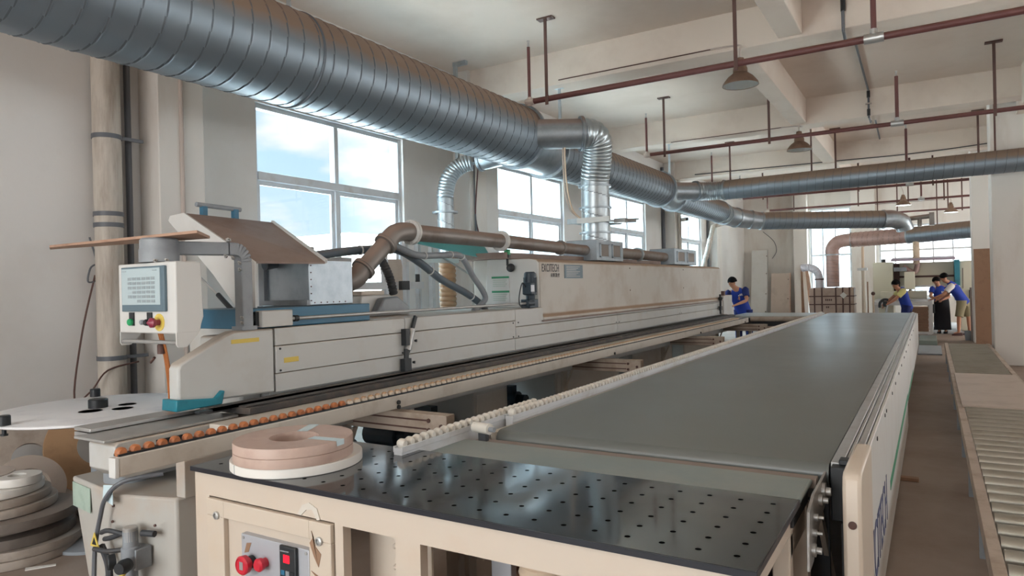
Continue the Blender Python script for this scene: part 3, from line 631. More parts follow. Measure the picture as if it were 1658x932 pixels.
ct = thing('ceiling_conduit', 'dark cable conduit stepping over the beams on the right of the ceiling', 'conduit', (-0.88, 10, 5))
pts = [(-.80, 5.0, 5.02), (-.82, 8.93, 5.02), (-.82, 8.97, 4.53), (-.84, 9.46, 4.53), (-.84, 9.47, 5.02), (-.9, 14.05, 5.02), (-.9, 14.07, 4.53), (-.9, 14.56, 4.53), (-.9, 14.56, 5.02), (-1.0, 19.1, 5.02)]
B().tube(pts, 0.018, n=8).build('conduit', 'dconduit', ct)
jb = B().box(-.93, -.77, 10.7, 10.9, 4.95, 5.05).build('junction_box', 'conduit', ct, bevel=.006)
for p, e in (((-.815, 8.95, 4.9), .3), ((-.9, 14.06, 4.95), .12), ((-.9, 14.06, 4.62), .12)): B().tube([(p[0], p[1], p[2] - e / 2), (p[0], p[1], p[2] + e / 2)], 0.028, n=8).build('dark_sleeve', 'black', ct)
for zz in (4.77,): B().box(-.95, -.85, 14.02, 14.1, zz, zz + .02).build('clip', 'conduit', ct)
bc = thing('beam_cable', 'thin dark cable sagging along the fourth cross beam', 'cable', (0, 19.1, 4.6))
B().tube(spline([(-1.6, 19.18, 4.60), (-.6, 19.17, 4.585), (.3, 19.17, 4.60), (1.2, 19.17, 4.64)], 6), 0.012, n=6).build('cable', 'black', bc)
B().tube(spline([(-5.6, 19.18, 4.64), (-1.6, 19.18, 4.60)], 6), 0.012, n=6).build('cable', 'black', bc)
# conduits and pipes on the left wall
wp = thing('wall_pipe', 'stained thick plastic drain pipe standing against the left wall', 'pipe', (-6.36, 3.42, 0))
B().tube([(-6.36, 3.42, 0), (-6.36, 3.42, ZC)], 0.115, n=28).build('pipe', 'pvc', wp)
for z in (3.05, 2.35, 2.25, 1.05):
    o = B().lathe([(.115, -.02), (.123, -.02), (.123, .02), (.115, .02)], (-6.36, 3.42, z), n=28); o.bar((-6.3, 3.5, z), (-6.3, 3.72, z), .02, .03) if z > 3 or z < 2 else None
    o.build('clamp', 'dconduit', wp)
tag(B().tube([(-6.44, 3.66, .2), (-6.44, 3.66, ZC)], 0.028, n=12).build('wall_conduit', 'dconduit', origin=(-6.44, 3.66, .2)), 'dark grey conduit beside the stained drain pipe', 'conduit')
tag(B().tube([(-6.17, 4.03, 0), (-6.17, 4.03, ZC)], 0.02, n=12).build('wall_conduit', 'conduit', origin=(-6.17, 4.03, 0)), 'pinkish conduit on the face of the first wall pillar', 'conduit')
tag(B().tube([(-6.47, 4.34, 0), (-6.47, 4.34, ZC)], 0.02, n=12).build('wall_conduit', 'conduit', origin=(-6.47, 4.34, 0)), 'pinkish conduit in the corner behind the first wall pillar', 'conduit')
for i, (yy, rr, mm, lb) in enumerate([(9.02, .012, 'dconduit', 'thin dark cable down the pillar between the first two windows'), (9.5, .022, 'conduit', 'pale conduit right of the pillar between the first two windows'),
                                     (14.2, .03, 'red', 'brown pipe down the pillar left of the third window'), (18.9, .05, 'dconduit', 'grey pipe left of the last wall pillar'), (19.35, .05, 'pvc', 'pale pipe on the last wall pillar'), (23.5, .045, 'dconduit', 'dark pipe right of the last window')]):
    xx = XW + (.33 if any(a <= yy <= b for a, b in [(3.8, 4.28), (8.92, 9.4), (13.98, 14.5), (19.1, 19.6), (23.6, 24.2)]) else 0) + rr
    tag(B().tube([(xx, yy, .3), (xx, yy, 4.9)], rr, n=10).build('wall_conduit', mm, origin=(xx, yy, .3)), lb, 'conduit')
wc = thing('wall_cable', 'thin cable loop hanging beside the drain pipe on the left wall', 'cable', (-6.4, 3.2, .9))
B().tube(spline([(-6.42, 3.28, 2.14), (-6.42, 3.33, 1.95), (-6.42, 3.35, 1.78), (-6.42, 3.26, 1.74), (-6.42, 3.28, 1.86), (-6.42, 3.33, 1.9)], 6), .008, n=6).build('cable_loop', 'dconduit', wc)
B().tube(spline([(-6.42, 3.32, 1.8), (-6.42, 3.2, 1.3), (-6.42, 3.12, .72), (-6.3, 3.2, .78), (-6.25, 3.32, .95), (-6.25, 3.6, 1.0)], 6), .008, n=6).build('cable_tail', 'rod', wc)
cc = thing('security_camera', 'small white security camera on the last wall pillar', 'camera', (-6.1, 19.7, 3.4))
b = B(); b.bar((-6.18, 19.5, 3.42), (-5.9, 19.3, 3.42), .09, .1); b.build('housing', 'white2', cc, bevel=.01)
B().bar((-5.9, 19.3, 3.42), (-5.86, 19.28, 3.42), .06, .07).build('lens', 'black', cc); B().tube([(-6.18, 19.5, 3.42), (-6.18, 19.5, 3.3)], .02, n=8).build('bracket', 'white2', cc)

# ================================================================== EDGE BANDING MACHINE
EB = thing('edge_banding_machine', 'long white edge banding machine with dusty logo hood along the windows', 'machine', (-4.0, 8, 0))
XF = -3.60
# body and floor cabinets
B().box(-4.5, -3.66, 2.96, 14.1, 0.62, 1.375).build('bed', 'white', EB, bevel=.006)
for a, b in ((3.0, 3.35), (5.35, 5.95), (7.0, 8.9), (9.4, 11.2), (11.8, 13.95)):
    c = B().box(-4.45, -3.72, a, b, 0, 0.62).build('floor_cabinet', 'white', EB, bevel=.006)
    B().box(-3.722, -3.714, a + .05, b - .05, .06, .58).build('cabinet_door', 'white2', c, bevel=.003)
for a in (3.62, 3.95, 4.55, 5.1, 6.15, 6.55):
    m = B(); m.tube([(-4.3, a, .34), (-3.95, a, .34)], .10, n=16); m.tube([(-3.95, a, .34), (-3.85, a, .34)], .07, n=12); m.box(-4.2, -4.0, a - .05, a + .05, .43, .50); m.box(-4.3, -3.9, a - .09, a + .09, 0, .25)
    m.build('drive_motor', 'motor', EB)
segs = [2.965, 4.24, 5.95, 8.6, 11.3, 14.05]
for a, b in zip(segs, segs[1:]):
    g = .003
    B().box(-3.66, XF, a + g, b - g, 1.262, 1.375).build('front_panel', 'white', EB, bevel=.005) if b < 6.0 else B().box(-3.66, XF, a + g, b - g, 1.20 if b > 9 else 1.20, 1.27).build('front_panel', 'white', EB, bevel=.005)
    B().box(-3.66, XF, a + g, b - g, 1.085, 1.258 if b < 6 else 1.196).build('front_panel', 'white', EB, bevel=.004)
    B().box(-3.665, XF - .008, a + g, b - g, 0.962, 1.081).build('front_panel', 'white', EB, bevel=.004)
B().box(-3.66, XF, 5.953, 6.53, 1.262, 1.375).build('front_panel', 'white', EB, bevel=.005)
for a in (3.0, 4.2, 4.28, 5.9, 6.0, 8.55, 8.65, 11.25, 11.35):
    [B().lathe([(.007, 0), (.007, .006)], (XF, a, z), (1, 0, 0), n=8).build('screw', 'black', EB) for z in (1.10, 1.24)]
# rounded nose cover with its bright rim
nose = [(2.295, 0.985), (2.295, 1.185), (2.31, 1.215), (2.60, 1.355), (2.66, 1.375), (2.955, 1.375), (2.955, 0.965)]
n_ = B().prism(nose, 'x', -3.695, XF).build('nose_cover', 'white', EB, bevel=.014)
B().box(XF, XF + .002, 2.64, 2.84, 1.300, 1.325).build('tape_remnant', 'yellow', n_)
B().box(-4.15, -3.735, 2.8, 2.958, .70, 1.33).build('nose_body', 'white', EB, bevel=.02)
t = B().prism([(2.26, .955), (2.265, 1.02), (2.51, 0.995), (2.555, 1.035), (2.57, 1.03), (2.55, .955)], 'x', -3.71, XF + .03).build('teal_guard', 'teal', EB, bevel=.006); tag(t, 'teal plastic guard under the nose')
o = B().box(XF, XF + .003, 3.03, 3.15, 1.145, 1.178).build('name_plate', 'yellow', EB, bevel=.001)
# feed chain track and infeed plates
tr = B(); tr.box(-3.60, -3.34, 2.56, 14.0, .905, .945); tr.box(-3.57, -3.50, 2.40, 14.0, .925, .957); tr.box(-3.44, -3.37, 2.56, 14.0, .945, .953)
tr.build('chain_track', 'track', EB, bevel=.004)
ch = B()
for k in range(146): ch.box(-3.495, -3.445, 2.56 + k * .078, 2.25 + k * .078 + .07, .945, .956)
ch.build('chain_pads', 'black', EB)
B().box(-3.34, -3.10, 2.3, 13.6, .87, .905).build('table_ledge', 'railcream', EB, bevel=.004)
B().box(-3.86, -3.70, 1.87, 2.6, .905, .925).build('infeed_bar', 'steel', EB, bevel=.004)
B().box(-3.86, -3.72, 1.87, 2.6, .86, .90).build('infeed_plate', 'steel', EB, bevel=.004)
B().box(-3.72, -3.44, 1.80, 2.56, .888, .902).build('infeed_plate', 'steel', EB, bevel=.003)
bb = [(1.84, .745), (1.84, .865), (1.86, .885), (13.6, .885), (13.6, .64), (1.9, .70)]
B().prism(bb, 'x', -3.66, -3.42).build('bed_beam', 'white', EB, bevel=.006)
B().box(-3.425, -3.412, 2.05, 2.22, .79, .86).build('slot_window', 'black', EB)
# white hood: end face, dusty front, rounded top edge
hood = [(-3.63, 1.225), (-3.585, 1.232), (-3.58, 1.262), (-3.63, 1.305), (-3.63, 1.865), (-3.66, 1.90), (-3.75, 1.915), (-4.5, 1.93), (-4.5, 1.30)]
H = B().prism(hood, 'y', 6.53, 14.05).build('hood', 'hoodw', EB, bevel=.02)
B().prism([(-3.635, 1.30), (-3.635, 1.86), (-3.665, 1.893), (-3.75, 1.908), (-4.29, 1.92), (-4.33, 1.376), (-3.635, 1.376)][1:], 'y', 6.50, 6.53).build('hood_end_panel', 'white2', H, bevel=.008)
B().box(-4.6, -3.95, 6.3, 11.4, 1.915, 1.985).build('hood_back_ridge', 'brown', H, bevel=.006)
B().box(-3.60, -3.572, 6.5, 14.0, 1.222, 1.238).build('dust_lip', 'brown', H)
# door edge strips, screw heads and a thin gap line halfway along the hood
for yy in (9.15, 11.6):
    [B().lathe([(.009, 0), (.009, .006)], (-3.63, yy, z), (1, 0, 0), n=8).build('screw', 'rod', H) for z in (1.83, 1.52)]
text('lettering', 'EXCITECH', 0.125, 'ink', H, (-3.627, 6.575, 1.765), FACE_PX, space=1.06, sx=.67)
text('lettering', '星辉数控', 0.05, 'ink', H, (-3.627, 6.78, 1.708), FACE_PX, space=1.25)
lp = B().box(-3.632, -3.622, 7.12, 7.60, 1.69, 1.85).build('notice_plate', 'bezel', H)
for k in range(7): B().box(-3.622, -3.620, 7.16, 7.52 - .05 * (k % 3), 1.825 - .019 * k, 1.831 - .019 * k).build('text_line', 'steel', lp)
# green safety notices on the hood end
for z1, z0 in ((1.725, 1.585), (1.565, 1.44)):
    s = B().box(-4.23, -4.0, 6.495, 6.50, z0, z1).build('safety_notice', 'white2', H)
    B().box(-4.23, -4.0, 6.492, 6.495, z1 - .022, z1).build('green_header', 'greenstripe', s)
    ln = B(); [ln.box(-4.215, -4.03 - .02 * (k % 2), 6.492, 6.495, z1 - .045 - k * .022, z1 - .038 - k * .022) for k in range(4)]; ln.build('text_lines', 'label_green', s)
# small end housing at the far end with hanging tools
B().box(-4.4, -3.58, 14.06, 14.75, .6, 1.33).build('end_housing', 'white', EB, bevel=.01)
e = B(); e.tube(spline([(-3.56, 13.72, 1.36), (-3.55, 13.70, 1.2), (-3.56, 13.72, 1.1), (-3.55, 13.7, .98)], 4), .022, n=8); e.ball((-3.55, 13.7, 1.28), .045); e.box(-3.58, -3.53, 13.66, 13.76, 1.05, 1.13); e.build('cylinder_linkage', 'black', EB)
B().box(-3.64, -3.58, 14.1, 14.2, 1.33, 1.42).build('limit_switch', 'rod', EB)
# height spindle drive: grey gearbox, long shaft, motor
gbx = B().box(-3.74, -3.585, 2.86, 3.10, 1.385, 1.49).build('spindle_gearbox', 'white', EB, bevel=.006)
cn = B(); cn.lathe([(.0, 0), (.035, 0), (.04, .02), (.035, .06), (.02, .065)], (-3.665, 2.86, 1.44), (0, -1, 0), n=18); cn.box(-3.71, -3.62, 2.835, 2.86, 1.395, 1.485); cn.build('position_counter', 'black', gbx)
B().tube([(-3.60, 3.08, 1.43), (-3.60, 6.22, 1.43)], .0125, n=10).build('spindle_shaft', 'steel', EB)
B().lathe([(.0125, 0), (.022, 0), (.022, .03), (.0125, .03)], (-3.60, 3.12, 1.43), (0, 1, 0), n=10).build('shaft_collar', 'black', EB)
MT = B(); MT.lathe([(.0, .33), (.045, .33), (.062, .315), (.066, .28), (.066, .10), (.07, .10), (.07, .085), (.05, .08), (.045, .03)], (-3.62, 6.30, 1.43), n=24)
for k in range(18):
    g = 2 * PI * k / 18; MT.bar((-3.62 + .069 * math.cos(g), 6.30 + .069 * math.sin(g), 1.54), (-3.62 + .069 * math.cos(g), 6.30 + .069 * math.sin(g), 1.70), .012, .005, up=(math.cos(g), math.sin(g), 0))
mt = MT.build('spindle_motor', 'motor', EB)
B().box(-3.66, -3.55, 6.20, 6.275, 1.52, 1.645).build('terminal_box', 'motor', mt, bevel=.008)
B().box(-3.555, -3.549, 6.20, 6.265, 1.55, 1.62).build('rating_plate', 'panelgrey', mt)
wg = B(); wg.box(-3.68, -3.57, 6.20, 6.38, 1.38, 1.47); wg.tube([(-3.60, 6.16, 1.43), (-3.60, 6.30, 1.43)], .042, n=16); wg.build('worm_gear', 'motor', mt, bevel=.006)
B().tube(spline([(-3.62, 6.2, 1.6), (-3.60, 6.1, 1.64), (-3.58, 6.0, 1.5), (-3.58, 6.02, 1.41), (-3.58, 6.12, 1.395)], 6), .006, n=6).build('motor_cable', 'black', mt)
# green beacon on the hood end
gl = B(); gl.lathe([(.036, -.055), (.036, -.02)], (-3.97, 6.42, 1.98), n=18); gl.tube([(-3.97, 6.42, 1.93), (-3.97, 6.42, 1.84)], .014, n=10); gl.lathe([(.0, -.03), (.046, -.03), (.046, .02), (.03, .03)], (-3.93, 6.42, 1.815), (.6, -.8, 0), n=18)
bc_ = gl.build('beacon', 'black', EB); B().lathe([(.037, -.02), (.037, .03), (.03, .038), (0, .038)], (-3.97, 6.42, 1.98), n=18).build('green_lens', 'green', bc_)
# blue slide base with the steel hood box on it
B().box(-4.25, -3.655, 2.80, 3.90, 1.377, 1.505).build('slide_base', 'blue', EB, bevel=.006)
sb = B().box(-4.22, -3.76, 3.40, 3.83, 1.508, 1.83); stb = sb.build('steel_hood_box', 'galv', EB, bevel=.004)
fr = B(); fr.box(-4.26, -3.75, 3.37, 3.40, 1.508, 1.545); fr.box(-4.26, -4.20, 3.37, 3.40, 1.545, 1.835); fr.build('box_rim', 'greypaint', stb)
for k in range(6):
    for yy, zz in ((3.42, 1.54 + k * .05), (3.45 + k * .06, 1.525)): B().lathe([(.005, 0), (.005, .004)], (-3.76, yy, zz), (1, 0, 0), n=6).build('rivet', 'rod', stb)
# raised glue-unit lid with handle and gas strut
side = [(-4.78, 2.15), (-4.76, 2.185), (-4.59, 2.195), (-3.83, 1.81), (-3.83, 1.45), (-4.01, 1.49), (-4.27, 1.74)]
ld = B().prism(side, 'y', 3.0, 3.015).build('raised_lid', 'white2', EB)
B().add([(-4.60, 3.015, 2.195), (-3.83, 3.015, 1.815), (-3.70, 3.50, 1.815), (-4.52, 3.72, 2.17), (-4.60, 3.015, 2.18), (-3.83, 3.015, 1.80), (-3.70, 3.50, 1.80), (-4.52, 3.72, 2.155)],
        [(0, 1, 2, 3), (7, 6, 5, 4), (0, 4, 5, 1), (1, 5, 6, 2), (2, 6, 7, 3), (3, 7, 4, 0)]).build('lid_top', 'brown', ld, smooth=False)
B().bar((-4.53, 3.73, 2.172), (-3.70, 3.51, 1.818), .02, .03).build('lid_rim', 'white2', ld)
hd = B(); hd.tube([(-4.62, 3.12, 2.27), (-4.62, 3.50, 2.26)], .018, n=12); hd.build('lid_handle', 'greypaint', ld)
for y_ in (3.16, 3.43): tag(B().box(-4.64, -4.60, y_, y_ + .04, 2.15, 2.258).build('handle_post', 'blue', ld), 'blue handle post')
gs = B(); gs.tube([(-4.42, 2.985, 1.74), (-4.2, 2.985, 1.60)], .009, n=8); gs.build('gas_strut_rod', 'steel', ld)
B().tube([(-4.2, 2.985, 1.60), (-3.98, 2.985, 1.44)], .017, n=10).build('gas_strut_barrel', 'black', ld)
# glue tank with grey scoop cover, behind the front panels
gk = B().prism([(4.30, 1.378), (4.33, 1.56), (4.68, 1.565), (4.90, 1.46), (4.95, 1.378)], 'x', -4.45, -4.15).build('glue_tank', 'white2', EB, bevel=.012)
B().prism([(4.42, 1.40), (4.52, 1.535), (4.70, 1.545), (4.86, 1.45), (4.86, 1.40)], 'x', -4.15, -4.06).build('scoop_cover', 'greypaint', gk, bevel=.015)
B().box(-4.4, -4.15, 4.33, 4.62, 1.562, 1.60).build('tank_lid', 'cream', gk, bevel=.006)
# grey guard plate and turquoise hinged sheet behind
B().add([(-4.35, 5.05, 2.09), (-4.35, 6.55, 2.07), (-4.28, 6.60, 1.92), (-4.28, 5.95, 1.975), (-4.365, 5.05, 2.09), (-4.365, 6.55, 2.07), (-4.295, 6.60, 1.92), (-4.295, 5.95, 1.975)],
        [(0, 1, 2, 3), (7, 6, 5, 4), (0, 4, 5, 1), (1, 5, 6, 2), (2, 6, 7, 3), (3, 7, 4, 0)]).build('hinged_sheet', 'cyan', EB, smooth=False)
# pneumatic pusher on the front
pc = B().tube([(-3.575, 4.30, 1.285), (-3.572, 4.235, 1.12)], .026, n=16).build('air_cylinder', 'steel', EB)
k = B(); k.box(-3.60, -3.55, 4.19, 4.235, 1.16, 1.29); k.box(-3.598, -3.55, 4.17, 4.25, .955, 1.055); k.tube([(-3.575, 4.225, 1.13), (-3.57, 4.21, 1.05)], .02, n=10); k.bar((-3.575, 4.30, 1.285), (-3.58, 4.35, 1.385), .02, .03); k.build('cylinder_mount', 'black', pc)
for p in ((-3.556, 4.30, 1.19), (-3.556, 4.27, 1.02)): B().lathe([(.008, 0), (.012, .02)], p, (1, .4, 0), n=8).build('air_fitting', 'black', pc)

# extraction pipe along the top with its two collector boxes
EP = thing('extraction_pipe', 'dusty steel extraction pipe bending up from the steel box along the hood top', 'pipe', (-3.88, 8.7, 1.93))
p0 = [(-4.0, 3.83, 1.66), (-3.97, 3.93, 1.66), (-3.93, 4.03, 1.70), (-3.90, 4.10, 1.78)]
B().tube(spline(p0, 5), .082, n=24).build('lower_elbow', 'rustpipe', EP, angle=60)
B().tube([(-3.90, 4.10, 1.78), (-3.87, 4.34, 1.99)], .074, n=24).build('slanting_pipe', 'rustpipe', EP)
B().tube(spline([(-3.87, 4.34, 1.99), (-3.86, 4.43, 2.07), (-3.86, 4.54, 2.10), (-3.86, 4.66, 2.10)], 5), .08, n=24).build('upper_elbow', 'rustpipe', EP, angle=60)
for c, a in (((-3.90, 4.10, 1.78), (.03, .24, .21)), ((-3.87, 4.34, 1.99), (.03, .24, .21)), ((-3.99, 3.845, 1.66), (0, 1, 0))): flange(EP, c, a, .078, 0, w=.02, m='rustpipe', name='clamp_ring')
for c in ((-3.86, 4.66, 2.10), (-3.86, 6.12, 2.09)): flange(EP, c, (0, 1, 0), .076, 8, w=.032, m='white2', name='white_flange')
B().tube([(-3.86, 4.66, 2.10), (-3.86, 6.12, 2.09)], .074, n=28).build('straight_pipe', 'rustpipe', EP)
B().tube([(-3.86, 6.12, 2.09), (-3.90, 7.55, 2.075)], .072, n=28).build('straight_pipe', 'rustpipe', EP)
B().tube([(-3.90, 7.55, 2.075), (-3.93, 8.36, 2.07)], .068, n=28).build('straight_pipe', 'rustpipe', EP)
flange(EP, (-3.90, 7.55, 2.075), (0, 1, 0), .072, 0, w=.018, m='rustpipe', name='clamp_ring')
B().tube([(-3.95, 9.28, 2.07), (-3.95, 10.3, 2.07)], .085, n=28).build('straight_pipe', 'rustpipe', EP); B().tube([(-3.95, 10.3, 2.07), (-3.95, 11.62, 2.06)], .078, n=28).build('straight_pipe', 'rustpipe', EP)
flange(EP, (-3.95, 10.3, 2.07), (0, 1, 0), .08, 8, w=.03, m='clean_galv', name='white_flange')
def collector(y0, y1, x0, label=None):
    c = B(); c.add([(x0 - .43, y0 - .10, 1.93), (-3.77, y0, 1.93), (-3.77, y1, 1.93), (x0 - .43, y1, 1.93), (x0 - .40, y0, 2.21), (-3.77, y0, 2.21), (-3.77, y1, 2.21), (x0 - .40, y1, 2.21)],
                   [(0, 3, 2, 1), (4, 5, 6, 7), (0, 1, 5, 4), (1, 2, 6, 5), (2, 3, 7, 6), (3, 0, 4, 7)])
    o = c.build('collector_box', 'galv', EP, bevel=.006)
    L = y1 - y0
    for a in (.12, .57):
        f = B(); f.box(-3.775, -3.762, y0 + a * L, y0 + (a + .3) * L, 1.99, 2.15); fo = f.build('square_port', 'portglass', o, bevel=.01)
        r = B(); a0, a1, z0, z1 = y0 + (a - .02) * L, y0 + (a + .32) * L, 1.975, 2.165
        for b_ in ((a0, a1, z0, z0 + .015), (a0, a1, z1 - .015, z1), (a0, a0 + .03, z0, z1), (a1 - .03, a1, z0, z1)): r.box(-3.772, -3.758, *b_)
        r.build('port_rim', 'galv', o)
collector(8.36, 9.27, -3.82); collector(11.6, 12.88, -3.82)

# hoses behind the front panels
def hose(label, pts, r, m, ties=(), rib=False, k=8):
    t = thing('cable_hose', label, 'hose', pts[-1]); q = spline(pts, k)
    if rib: hp, hr = ribbed(q, r, .028, r * .18); B().tube(hp, hr, n=14).build('hose', m, t, angle=60)
    else: B().tube(q, r, n=14).build('hose', m, t)
    for i in ties:
        i = min(i, len(q) - 2); d = q[i + 1] - q[i]; B().lathe([(r, -.006), (r + .006, -.006), (r + .006, .006), (r, .006)], q[i], d, n=14).build('cable_tie', 'white2', t)
hose('thick grey-blue hose sagging from the steel box down to the hood end', [(-4.1, 3.30, 1.80), (-4.1, 3.62, 1.86), (-4.08, 4.04, 1.92), (-4.05, 4.42, 1.955), (-4.05, 4.70, 1.955), (-4.05, 5.0, 1.85), (-4.05, 5.33, 1.69), (-4.05, 5.74, 1.55), (-4.05, 6.02, 1.42), (-4.05, 6.08, 1.36)], .036, 'hose', (6, 20, 44, 58))
hose('dusty grey wrapped hose running level, then bending down at the hood end', [(-3.99, 4.50, 2.02), (-3.97, 4.66, 1.96), (-3.95, 4.87, 1.91), (-3.95, 5.2, 1.92), (-3.95, 5.47, 1.93), (-3.95, 5.58, 1.87), (-3.95, 5.71, 1.73), (-3.95, 5.93, 1.52), (-3.95, 5.85, 1.43), (-3.95, 5.72, 1.37)], .03, 'greypaint', (18, 28, 36))
hose('black corrugated hose behind the steel bend', [(-4.12, 4.50, 1.92), (-4.12, 4.57, 1.85), (-4.12, 4.66, 1.71), (-4.12, 4.71, 1.56)], .034, 'rubber', (), True)
# aluminium frame behind the machine front
AF = thing('aluminium_frame', 'aluminium profile frame with upright posts standing behind the hoses', 'frame', (-4.5, 5.3, 1.38))
for yy, w in ((5.10, .05), (5.42, .045), (5.62, .045), (5.85, .05)):
    p = B(); p.box(-4.62, -4.57, yy, yy + w, 1.376, 2.08); p.box(-4.57, -4.566, yy + .012, yy + w - .012, 1.376, 2.08); p.build('post', 'alu', AF)
B().box(-4.56, -4.50, 5.42, 6.25, 1.885, 1.935).build('top_rail', 'white2', AF)
B().box(-4.56, -4.50, 4.6, 5.62, 1.61, 1.68).build('cross_rail', 'alu', AF)
B().box(-4.50, -4.46, 5.22, 5.34, 1.60, 1.69).build('clamp_block', 'black', AF); B().tube([(-4.53, 5.55, 1.68), (-4.53, 5.55, 1.76)], .025, n=10).build('knob', 'black', AF)
B().box(-4.5, -4.4, 3.95, 4.05, 1.80, 1.98).build('end_bracket', 'alu', AF, bevel=.01); B().box(-4.5, -4.42, 4.05, 4.5, 1.86, 1.90).build('top_rail', 'alu', AF)
B().tube([(-4.48, 5.9, 1.95), (-4.48, 6.47, 1.74)], .012, n=8).build('stay_rod', 'steel', AF)
# orange-brown ribbed column and leaning panels behind (seen between posts)
tag(B().tube(*ribbed([(-5.3, 7.1, 0), (-5.3, 7.1, 2.05)], .10, .06, .012), n=20).build('ribbed_pipe', 'tapetan', origin=(-5.3, 7.1, 0)), 'tan ribbed pipe standing behind the aluminium frame', 'pipe')
tag(B().add([(-5.5, 6.5, 0), (-5.5, 6.9, 0), (-5.9, 6.9, 2.0), (-5.9, 6.5, 2.0), (-5.53, 6.5, 0), (-5.53, 6.9, 0), (-5.93, 6.9, 2.0), (-5.93, 6.5, 2.0)], [(0, 1, 2, 3), (7, 6, 5, 4), (0, 4, 5, 1), (1, 5, 6, 2), (2, 6, 7, 3), (3, 7, 4, 0)]).build('board', 'greyboard', origin=(-5.7, 6.7, 0)), 'grey-beige board leaning behind the aluminium frame', 'board')

# operator console on its arm
CP = thing('control_console', 'white touch-screen control console on a grey swivel arm', 'console', (-3.66, 2.8, 1.378))
ar = B(); ar.lathe([(.105, 0), (.105, .07), (.1, .08), (.1, .125), (.09, .135), (.0, .135)], (-3.735, 2.285, 1.79), n=36)
ar.build('swivel_head', 'greypaint', CP)
ap = [V(-3.73, 2.30, 1.872), V(-3.65, 2.66, 1.875)] + arc((-3.65, 2.70, 1.80), .075, PI / 2, 0, (0, 1, 0), (0, 0, 1), 6) + [V(-3.65, 2.775, 1.41)]
am = B()
am.bar(ap[0], ap[1], .075, .078)
for a, b in zip(ap[1:-1], ap[2:]): am.bar(a, b + (b - a) * .12, .075, .078, up=(0, -.7, .7))
am.build('arm', 'greypaint', CP, bevel=.006)
B().box(-3.70, -3.60, 2.72, 2.83, 1.376, 1.40).build('arm_foot', 'greypaint', CP)
for p in ((-3.60, 2.62, 1.825), (-3.60, 2.67, 1.815), (-3.60, 2.715, 1.785), (-3.60, 2.715, 1.745), (-3.61, 2.73, 1.45), (-3.61, 2.73, 1.42), (-3.62, 2.66, 1.925), (-3.66, 2.68, 1.925), (-3.66, 2.22, 1.79), (-3.60, 2.25, 1.79)): B().lathe([(.011, 0), (.011, .012), (.006, .012), (.006, .028)], p, (.4, -.6, .3), n=6).build('clamp_bolt', 'steel', CP)
bd = B().prism([(2.20, 1.393), (2.20, 1.785), (2.355, 1.785), (2.365, 1.48), (2.35, 1.44), (2.34, 1.393)], 'x', -4.005, -3.455).build('enclosure', 'white2', CP, bevel=.008)
sc = B().box(-3.945, -3.53, 2.182, 2.20, 1.515, 1.765).build('screen_bezel', 'bezel', CP, bevel=.004)
B().box(-3.932, -3.565, 2.178, 2.182, 1.553, 1.755).build('screen', 'screen', sc)
ic = B()
for i in range(6):
    for j in range(6):
        if j in (3, 5) and i < 2 - (j == 3): continue
        ic.box(-3.87 + i * .045, -3.835 + i * .045, 2.1765, 2.178, 1.690 - j * .025, 1.706 - j * .025)
ic.box(-3.935 + .01, -3.885, 2.1765, 2.178, 1.738, 1.744); ic.box(-3.63, -3.59, 2.1765, 2.178, 1.738, 1.744)
tag(ic.build('screen_icons', 'screentxt', sc), kind='stuff')
def btn(name, x, z, r, h, m, base=None):
    o = B(); o.lathe([(r, 0), (r, h * .8), (r * .8, h), (0, h)], (x, 2.20, z), (0, -1, 0), n=18); o = o.build(name, m, CP)
    if base: B().box(x - base[0], x + base[0], 2.192, 2.20, z - .02, z + base[1]).build('legend_plate', base[2], o)
btn('green_button', -3.87, 1.455, .02, .025, 'green', (.022, .055, 'black')); btn('grey_button', -3.765, 1.455, .014, .018, 'greypaint')
btn('selector_switch', -3.695, 1.455, .018, .035, 'black', (.022, .055, 'black'))
es = B(); es.lathe([(.024, .03), (.027, .035), (.027, .05), (.018, .056), (0, .075)], (-3.61, 2.20, 1.455), (0, -1, 0), n=22); es.lathe([(.016, 0), (.016, .03)], (-3.61, 2.20, 1.455), (0, -1, 0), n=14)
es = es.build('emergency_stop', 'purplered', CP); B().lathe([(.048, 0), (.048, .003), (0, .003)], (-3.61, 2.20, 1.455), (0, -1, 0), n=26).build('yellow_disc', 'yellow', es)
for x in (-4.0, -3.46): B().prism([(2.20, 1.40), (2.20, 1.335), (2.21, 1.32), (2.26, 1.32), (2.34, 1.40)], 'x', x - .004, x + .004).build('handle_ear', 'white2', CP)
tag(B().tube([(-3.995, 2.215, 1.345), (-3.465, 2.215, 1.345)], .011, n=12).build('handle_bar', 'steel', CP), 'polished handle bar')
for k in range(3): B().tube(spline([(-3.75 + .015 * k, 2.28, 1.39), (-3.76 + .012 * k, 2.32, 1.24), (-3.80 + .015 * k, 2.36, 1.1), (-3.82 + .02 * k, 2.38, .93)], 6), .007, n=6).build('cable', 'orange_hose', CP)
cb = B(); cb.lathe([(.02, 0), (.02, .05), (.012, .06)], (-3.75, 2.29, 1.27), n=10); cb.tube([(-3.78, 2.27, 1.25), (-3.82, 2.27, 1.22)], .008, n=6); cb.build('cable_gland', 'rod', CP)
# thin board lying across the console arm
q = [(-3.30, 2.23), (-3.58, 2.50), (-5.02, 2.31), (-4.83, 2.22)]
tag(B().add([(x, y, 1.927) for x, y in q] + [(x, y, 1.942) for x, y in q], [(0, 3, 2, 1), (4, 5, 6, 7), (0, 1, 5, 4), (1, 2, 6, 5), (2, 3, 7, 6), (3, 0, 4, 7)]).build('thin_board', 'woodstrip', origin=(-3.64, 2.3, 1.927)), 'thin brown board lying across the console arm', 'board')
